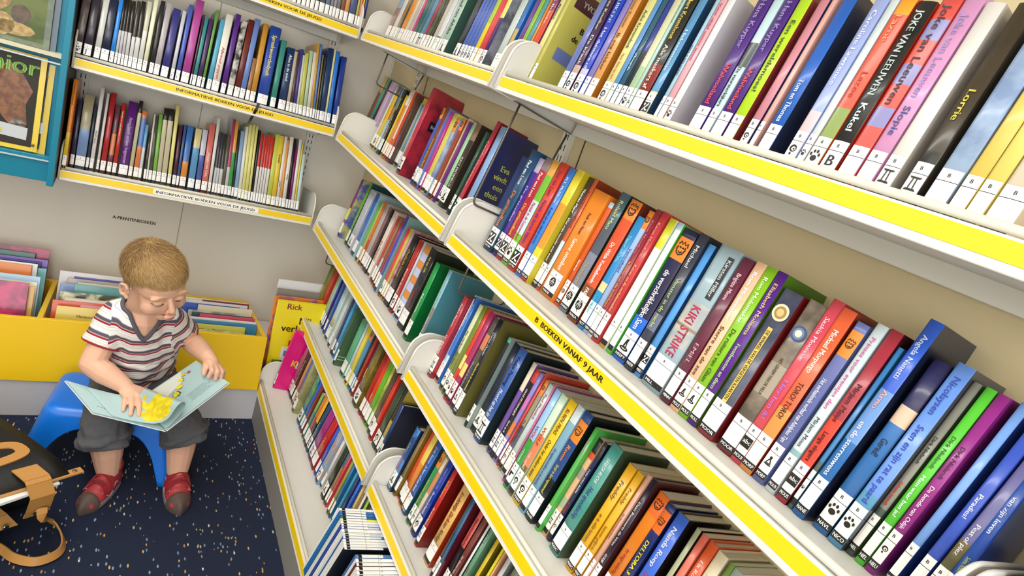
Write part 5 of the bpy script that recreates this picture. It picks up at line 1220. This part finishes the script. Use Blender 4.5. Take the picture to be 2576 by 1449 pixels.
# shorts
SHO = bump(mat('56565a', 0.9), 500, 0.3, 0.001); p_ = MB()
sph(p_, (-.50, .612, .258), (.106, .088, .064), SHO); HEM = []
for hp, kn, he in (((-.548, .59, .250), (-.558, .425, .214), (-.551, .422, .160)), ((-.450, .59, .250), (-.380, .432, .218), (-.362, .430, .168))):
    chain(p_, [(hp, .058), (kn, .051)], SHO); cap(p_, kn, he, .051, .056, SHO, None, False); sph(p_, kn, .051, SHO)
    hx = (Vector(he) - Vector(kn)).normalized(); a_ = hx.orthogonal().normalized(); b_ = hx.cross(a_)
    for k in range(2):
        c_ = Vector(he) - hx * (.004 + .017 * k)
        for i in range(26):
            t = 2 * math.pi * i / 26; t2 = t + 2 * math.pi / 26; rr_ = lambda t: .0545 + .0045 * math.sin(3 * t + k * 2) + .002 * math.sin(7 * t + k)
            cap(p_, c_ + (a_ * math.cos(t) + b_ * math.sin(t)) * rr_(t) + hx * .004 * math.sin(2 * t + k), c_ + (a_ * math.cos(t2) + b_ * math.sin(t2)) * rr_(t2) + hx * .004 * math.sin(2 * t2 + k), .0085, .0085, SHO, None, True, 8)
pm = union(p_, .0038, SHO, 3)
for v in pm.vertices: v.co += v.normal * (noise.noise(v.co * 34) * .005 + noise.noise(v.co * 80) * .0018)
kobj('shorts', pm)
# shoes
RED = mat('b23a40', 0.55); RED2 = mat('a02c34', 0.5); SOL = mat('84808c', 0.6); TOE = mat('5c4a44', 0.6); GRY2 = mat('b8b4bc', 0.5)
def shoe(heel, toe, label):
    heel, toe = Vector(heel), Vector(toe); d = (toe - heel); d.z = 0; L = d.length; d.normalize(); x = Vv(d.y, -d.x, 0)
    M = Matrix(((x.x, d.x, 0, heel.x), (x.y, d.y, 0, heel.y), (0, 0, 1, 0.001), (0, 0, 0, 1)))
    r = empty('shoe', KI @ M, kid); s = L / .165
    def wid(y):  # half width along the shoe
        t = y / L; return s * (.0215 + .0115 * math.sin(math.pi * min(1, t * .9 + .05)) + .006 * t) * (1 - max(0, (t - .78) / .22) ** 2.2 * .75) * (1 - max(0, (.12 - t) / .12) ** 2 * .45)
    out = [(wid(L * i / 20), L * i / 20) for i in range(21)] + [(-wid(L * i / 20), L * i / 20) for i in range(20, -1, -1)]
    b = MB(); b.prism(out, 'z', 0, .018 * s, SOL); o = b.obj('sole', r); bevel(o, .004, 2)
    b = MB()
    for i in range(12):
        t = i / 11; y = L * (.06 + .81 * t); hgt = s * (.075 if t < .3 else .075 - .050 * min(1, (t - .3) / .55)); sph(b, (0, y, .016 * s), (wid(y) * .98, .022 * s, hgt), RED)
    um = union(b, .003, RED, 5); bm = bmesh.new(); bm.from_mesh(um); bmesh.ops.delete(bm, geom=[f for f in bm.faces if f.calc_center_median().z < .010 or (f.calc_center_median() - Vv(0, L * .2, .092 * s)).length < .027 * s], context='FACES'); bm.to_mesh(um); bm.free(); link('upper', um, r)
    bv = BVHTree.FromPolygons([v.co[:] for v in um.vertices], [tuple(p.vertices) for p in um.polygons])
    b = MB()
    for i in range(9):
        t = .80 + .185 * i / 8; y = L * t; sph(b, (0, y, .010 * s), (wid(y) * 1.05, .014 * s, s * (.040 - .012 * i / 8)), TOE)
    link('toe_cap', union(b, .003, TOE, 3), r)
    b = MB(); b.tube([(.024 * s * math.cos(t), L * .2 + .026 * s * math.sin(t), (.080 - .010 * math.sin(t)) * s) for t in [2 * math.pi * i / 20 for i in range(20)]], .006 * s, RED2, 8, True); link('ankle_collar', b.mesh('ankle_collar'), r)
    for k, (yc, w_) in enumerate(((.43, .019), (.57, .017))):
        b = MB(); nrm = []; pts = []
        for i in range(15):
            t = -1 + 2 * i / 14; an = t * 1.25; dirv = Vv(-math.sin(an), 0, -math.cos(an)); h = bv.ray_cast(Vv(math.sin(an) * .12, L * yc + .012 * t * t, .02 + math.cos(an) * .12), dirv)
            if h[0]: pts.append(h[0] - dirv * .0022); nrm.append(list(-dirv))
        if len(pts) > 3: b.ribbon(pts, nrm, w_ * s, .0035, RED2)
        mid = len(pts) // 2
        if pts:
            tz = pts[mid]; upv = Vector(nrm[mid]); fwv = Vv(0, .8, -.55); fwv = (fwv - upv * fwv.dot(upv)).normalized(); rt = fwv.cross(upv)
            put_text(b, 'GEOX', mat('c89090', 0.5), lambda u, v: tz + rt * (u - .017 * s) * 1 - fwv * v + upv * (.0022 + .0), .012 * s, .034 * s)
        o = link('strap', b.mesh('strap'), r)
    for sg in (-1, 1):
        b = MB(); q = []
        for i in range(9):
            y = L * (.22 + .45 * i / 8); h = bv.ray_cast(Vv(sg * .1, y, .03 * s + .012 * math.sin(i * .9)), Vv(-sg, 0, 0))
            if h[0]: q.append(h[0] + Vv(sg * .0006, 0, 0))
        if len(q) > 3: b.tube(q, .0016, GRY2, 6); link('piping', b.mesh('piping'), r)
    b = MB(); sph(b, (0, L * .2, .078 * s), (.021 * s, .023 * s, .024 * s), mat('a02028', 0.9)); link('sock', b.mesh('sock'), r)
    if label: r['label'] = label
shoe((-.508, .456, 0), (-.578, .330, 0), None)
shoe((-.366, .462, 0), (-.354, .308, 0), None)
tag(kid, 'blond toddler in striped T-shirt reading a picture book on a blue stool', 'person')

# ---------------------------------------------------------------- the open picture book on the child's lap
S1, BL_, TL_, S2, TR_, BR_ = [TF(p) for p in ((-.419, .358, .235), (-.587, .42, .245), (-.653, .53, .285), (-.494, .463, .255), (-.361, .535, .345), (-.277, .439, .34))]
S2 = S1 + ((TL_ - BL_) + (TR_ - BR_)) / 2
TL_ = BL_ + (S2 - S1) * .62 + (TL_ - BL_) * .38; TR_ = BR_ + (S2 - S1) * .3 + (TR_ - BR_) * .7
ob = empty('picture_book', Matrix.Translation(S1)); OI = Matrix.Translation(-S1)
PB = mat('a6c2c4', 0.55); PW = mat('d8dcd6', 0.55); PY = mat('ead820~d8c010', 0.55, 0, 0, 90); PD = mat('5a7478', 0.55); INK = mat('3c4a4c', 0.6)
nl, nr_ = (S2 - S1).cross(BL_ - S1).normalized() * -1, (S2 - S1).cross(BR_ - S1).normalized()
if nl.z < 0: nl = -nl
if nr_.z < 0: nr_ = -nr_
def sheet(P0, P1, P2, P3, nrm, th, m, name, off=0.0):
    b = MB(); q = [OI @ (p + nrm * off) for p in (P0, P1, P2, P3)]; b.add(q + [p - nrm * th for p in q], [(0, 1, 2, 3), (7, 6, 5, 4), (0, 4, 5, 1), (1, 5, 6, 2), (2, 6, 7, 3), (3, 7, 4, 0)], m); return b.obj(name, ob)
def inset(a, b_, c, d_, k): ce = (a + b_ + c + d_) / 4; return [p + (ce - p) * k for p in (a, b_, c, d_)]
bevel(sheet(S1, BL_, TL_, S2, nl, .0028, mat('e4e6e2', 0.4, 0.3), 'cover', -.004), .0008, 1); bevel(sheet(S1, S2, TR_, BR_, nr_, .0028, mat('e4e6e2', 0.4, 0.3), 'cover', -.004), .0008, 1)
q = inset(S1, BL_, TL_, S2, .03); sheet(*q, nl, .0036, PB, 'page_block'); q = inset(S1, S2, TR_, BR_, .03); sheet(*q, nr_, .0036, PB, 'page_block')
def on_left(u, v, h=.0006): return OI @ (S1 + (BL_ - S1) * u + ((S2 - S1) * (1 - u) + (TL_ - BL_) * u) * v + nl * h)
def on_right(u, v, h=.0006): return OI @ (S1 + (BR_ - S1) * u + ((S2 - S1) * (1 - u) + (TR_ - BR_) * u) * v + nr_ * h)
pr = MB()
pr.add([on_right(u, v) for u, v in ((.03, .55), (.08, .4), (.3, .62), (.6, .72), (.72, .96), (.4, .96), (.03, .96))], [(0, 1, 2, 3, 4, 5, 6)], PW)
pr.add([on_left(u, v) for u, v in ((.25, .35), (.5, .5), (.82, .66), (.7, .92), (.3, .8))], [(0, 1, 2, 3, 4)], PW)
random.seed(5)
def blob(fn, cu, cv_, ru, rv, m, h, n=16): pr.add([fn(cu + ru * (1 + random.uniform(-.35, .3)) * math.cos(2 * math.pi * i / n), cv_ + rv * (1 + random.uniform(-.35, .3)) * math.sin(2 * math.pi * i / n), h) for i in range(n)], [tuple(range(n))], m)
for cu, cv_, ru, rv in ((.42, .55, .055, .06), (.53, .67, .045, .05), (.62, .78, .04, .04), (.70, .86, .035, .03), (.28, .38, .06, .07)): blob(on_right, cu, cv_, ru * 1.1, rv * 1.1, INK, .0005); blob(on_right, cu, cv_, ru, rv, PY, .0008)
blob(on_right, .78, .84, .03, .03, mat('c03830', 0.5), .0009)
for i in range(6): pr.add([on_left(*p, .0007) for p in ((.55 + .05 * i, .22 + .03 * (i % 3)), (.58 + .05 * i, .24 + .03 * (i % 3)), (.585 + .05 * i, .30), (.56 + .05 * i, .27))], [(0, 1, 2, 3)], INK)
for cu, cv_ in ((.62, .36), (.5, .2), (.7, .3), (.38, .24)): blob(on_left, cu, cv_, .025, .025, PY, .0008)
for i in range(6):
    v = .20 + .035 * i; w_ = .34 - .03 * (i % 3)
    pr.add([on_right(u, vv, .0007) for u, vv in ((.5, v), (.5 + w_, v + .01), (.5 + w_, v + .016), (.5, v + .006))], [(0, 1, 2, 3)], mat('7c9496', 0.6))
pr.obj('page_print', ob)
# the page being turned, curling up from the gutter
cu_ = MB(); er = (BR_ - S1).normalized(); el = (BL_ - S1).normalized(); upb = (nl + nr_).normalized(); prof = [(0, 0), (.030, .010), (.056, .024), (.070, .042), (.067, .058), (.050, .064), (.026, .054), (.004, .034), (-.016, .016), (-.040, .006), (-.080, .0022), (-.125, .001)]; nv = 14; ins = [0.02, 0.95]
for j in range(nv + 1):
    v = ins[0] + (ins[1] - ins[0]) * j / nv; f = 1 - .55 * v
    for a, h in prof:
        if a < 0: q_ = on_left(-a / (BL_ - S1).length, v, h + .0008)
        else:
            w_ = max(0, min(1, 1 - a / .06)); q_ = OI @ (S1 + (S2 - S1) * v + er * a * f) + (nl * w_ + nr_ * (1 - w_)).normalized() * (h * f + .0008)
        cu_.v.append(tuple(q_))
npf = len(prof)
for j in range(nv):
    for i in range(npf - 1):
        yel = 3 <= i <= 8 and (noise.noise(Vv(i * .55, j * .4, 1.3)) + (.45 if 1 < j < 9 else -.25)) > .0
        cu_.face([j * npf + i, j * npf + i + 1, (j + 1) * npf + i + 1, (j + 1) * npf + i], PY if yel else PB, True)
o = cu_.obj('turning_page', ob); sd_ = o.modifiers.new('sub', 'SUBSURF'); sd_.levels = sd_.render_levels = 2; s2 = o.modifiers.new('th', 'SOLIDIFY'); s2.thickness = .0004
tag(ob, 'open picture book with pale blue pages and yellow animals on the lap of the child', 'picture book')
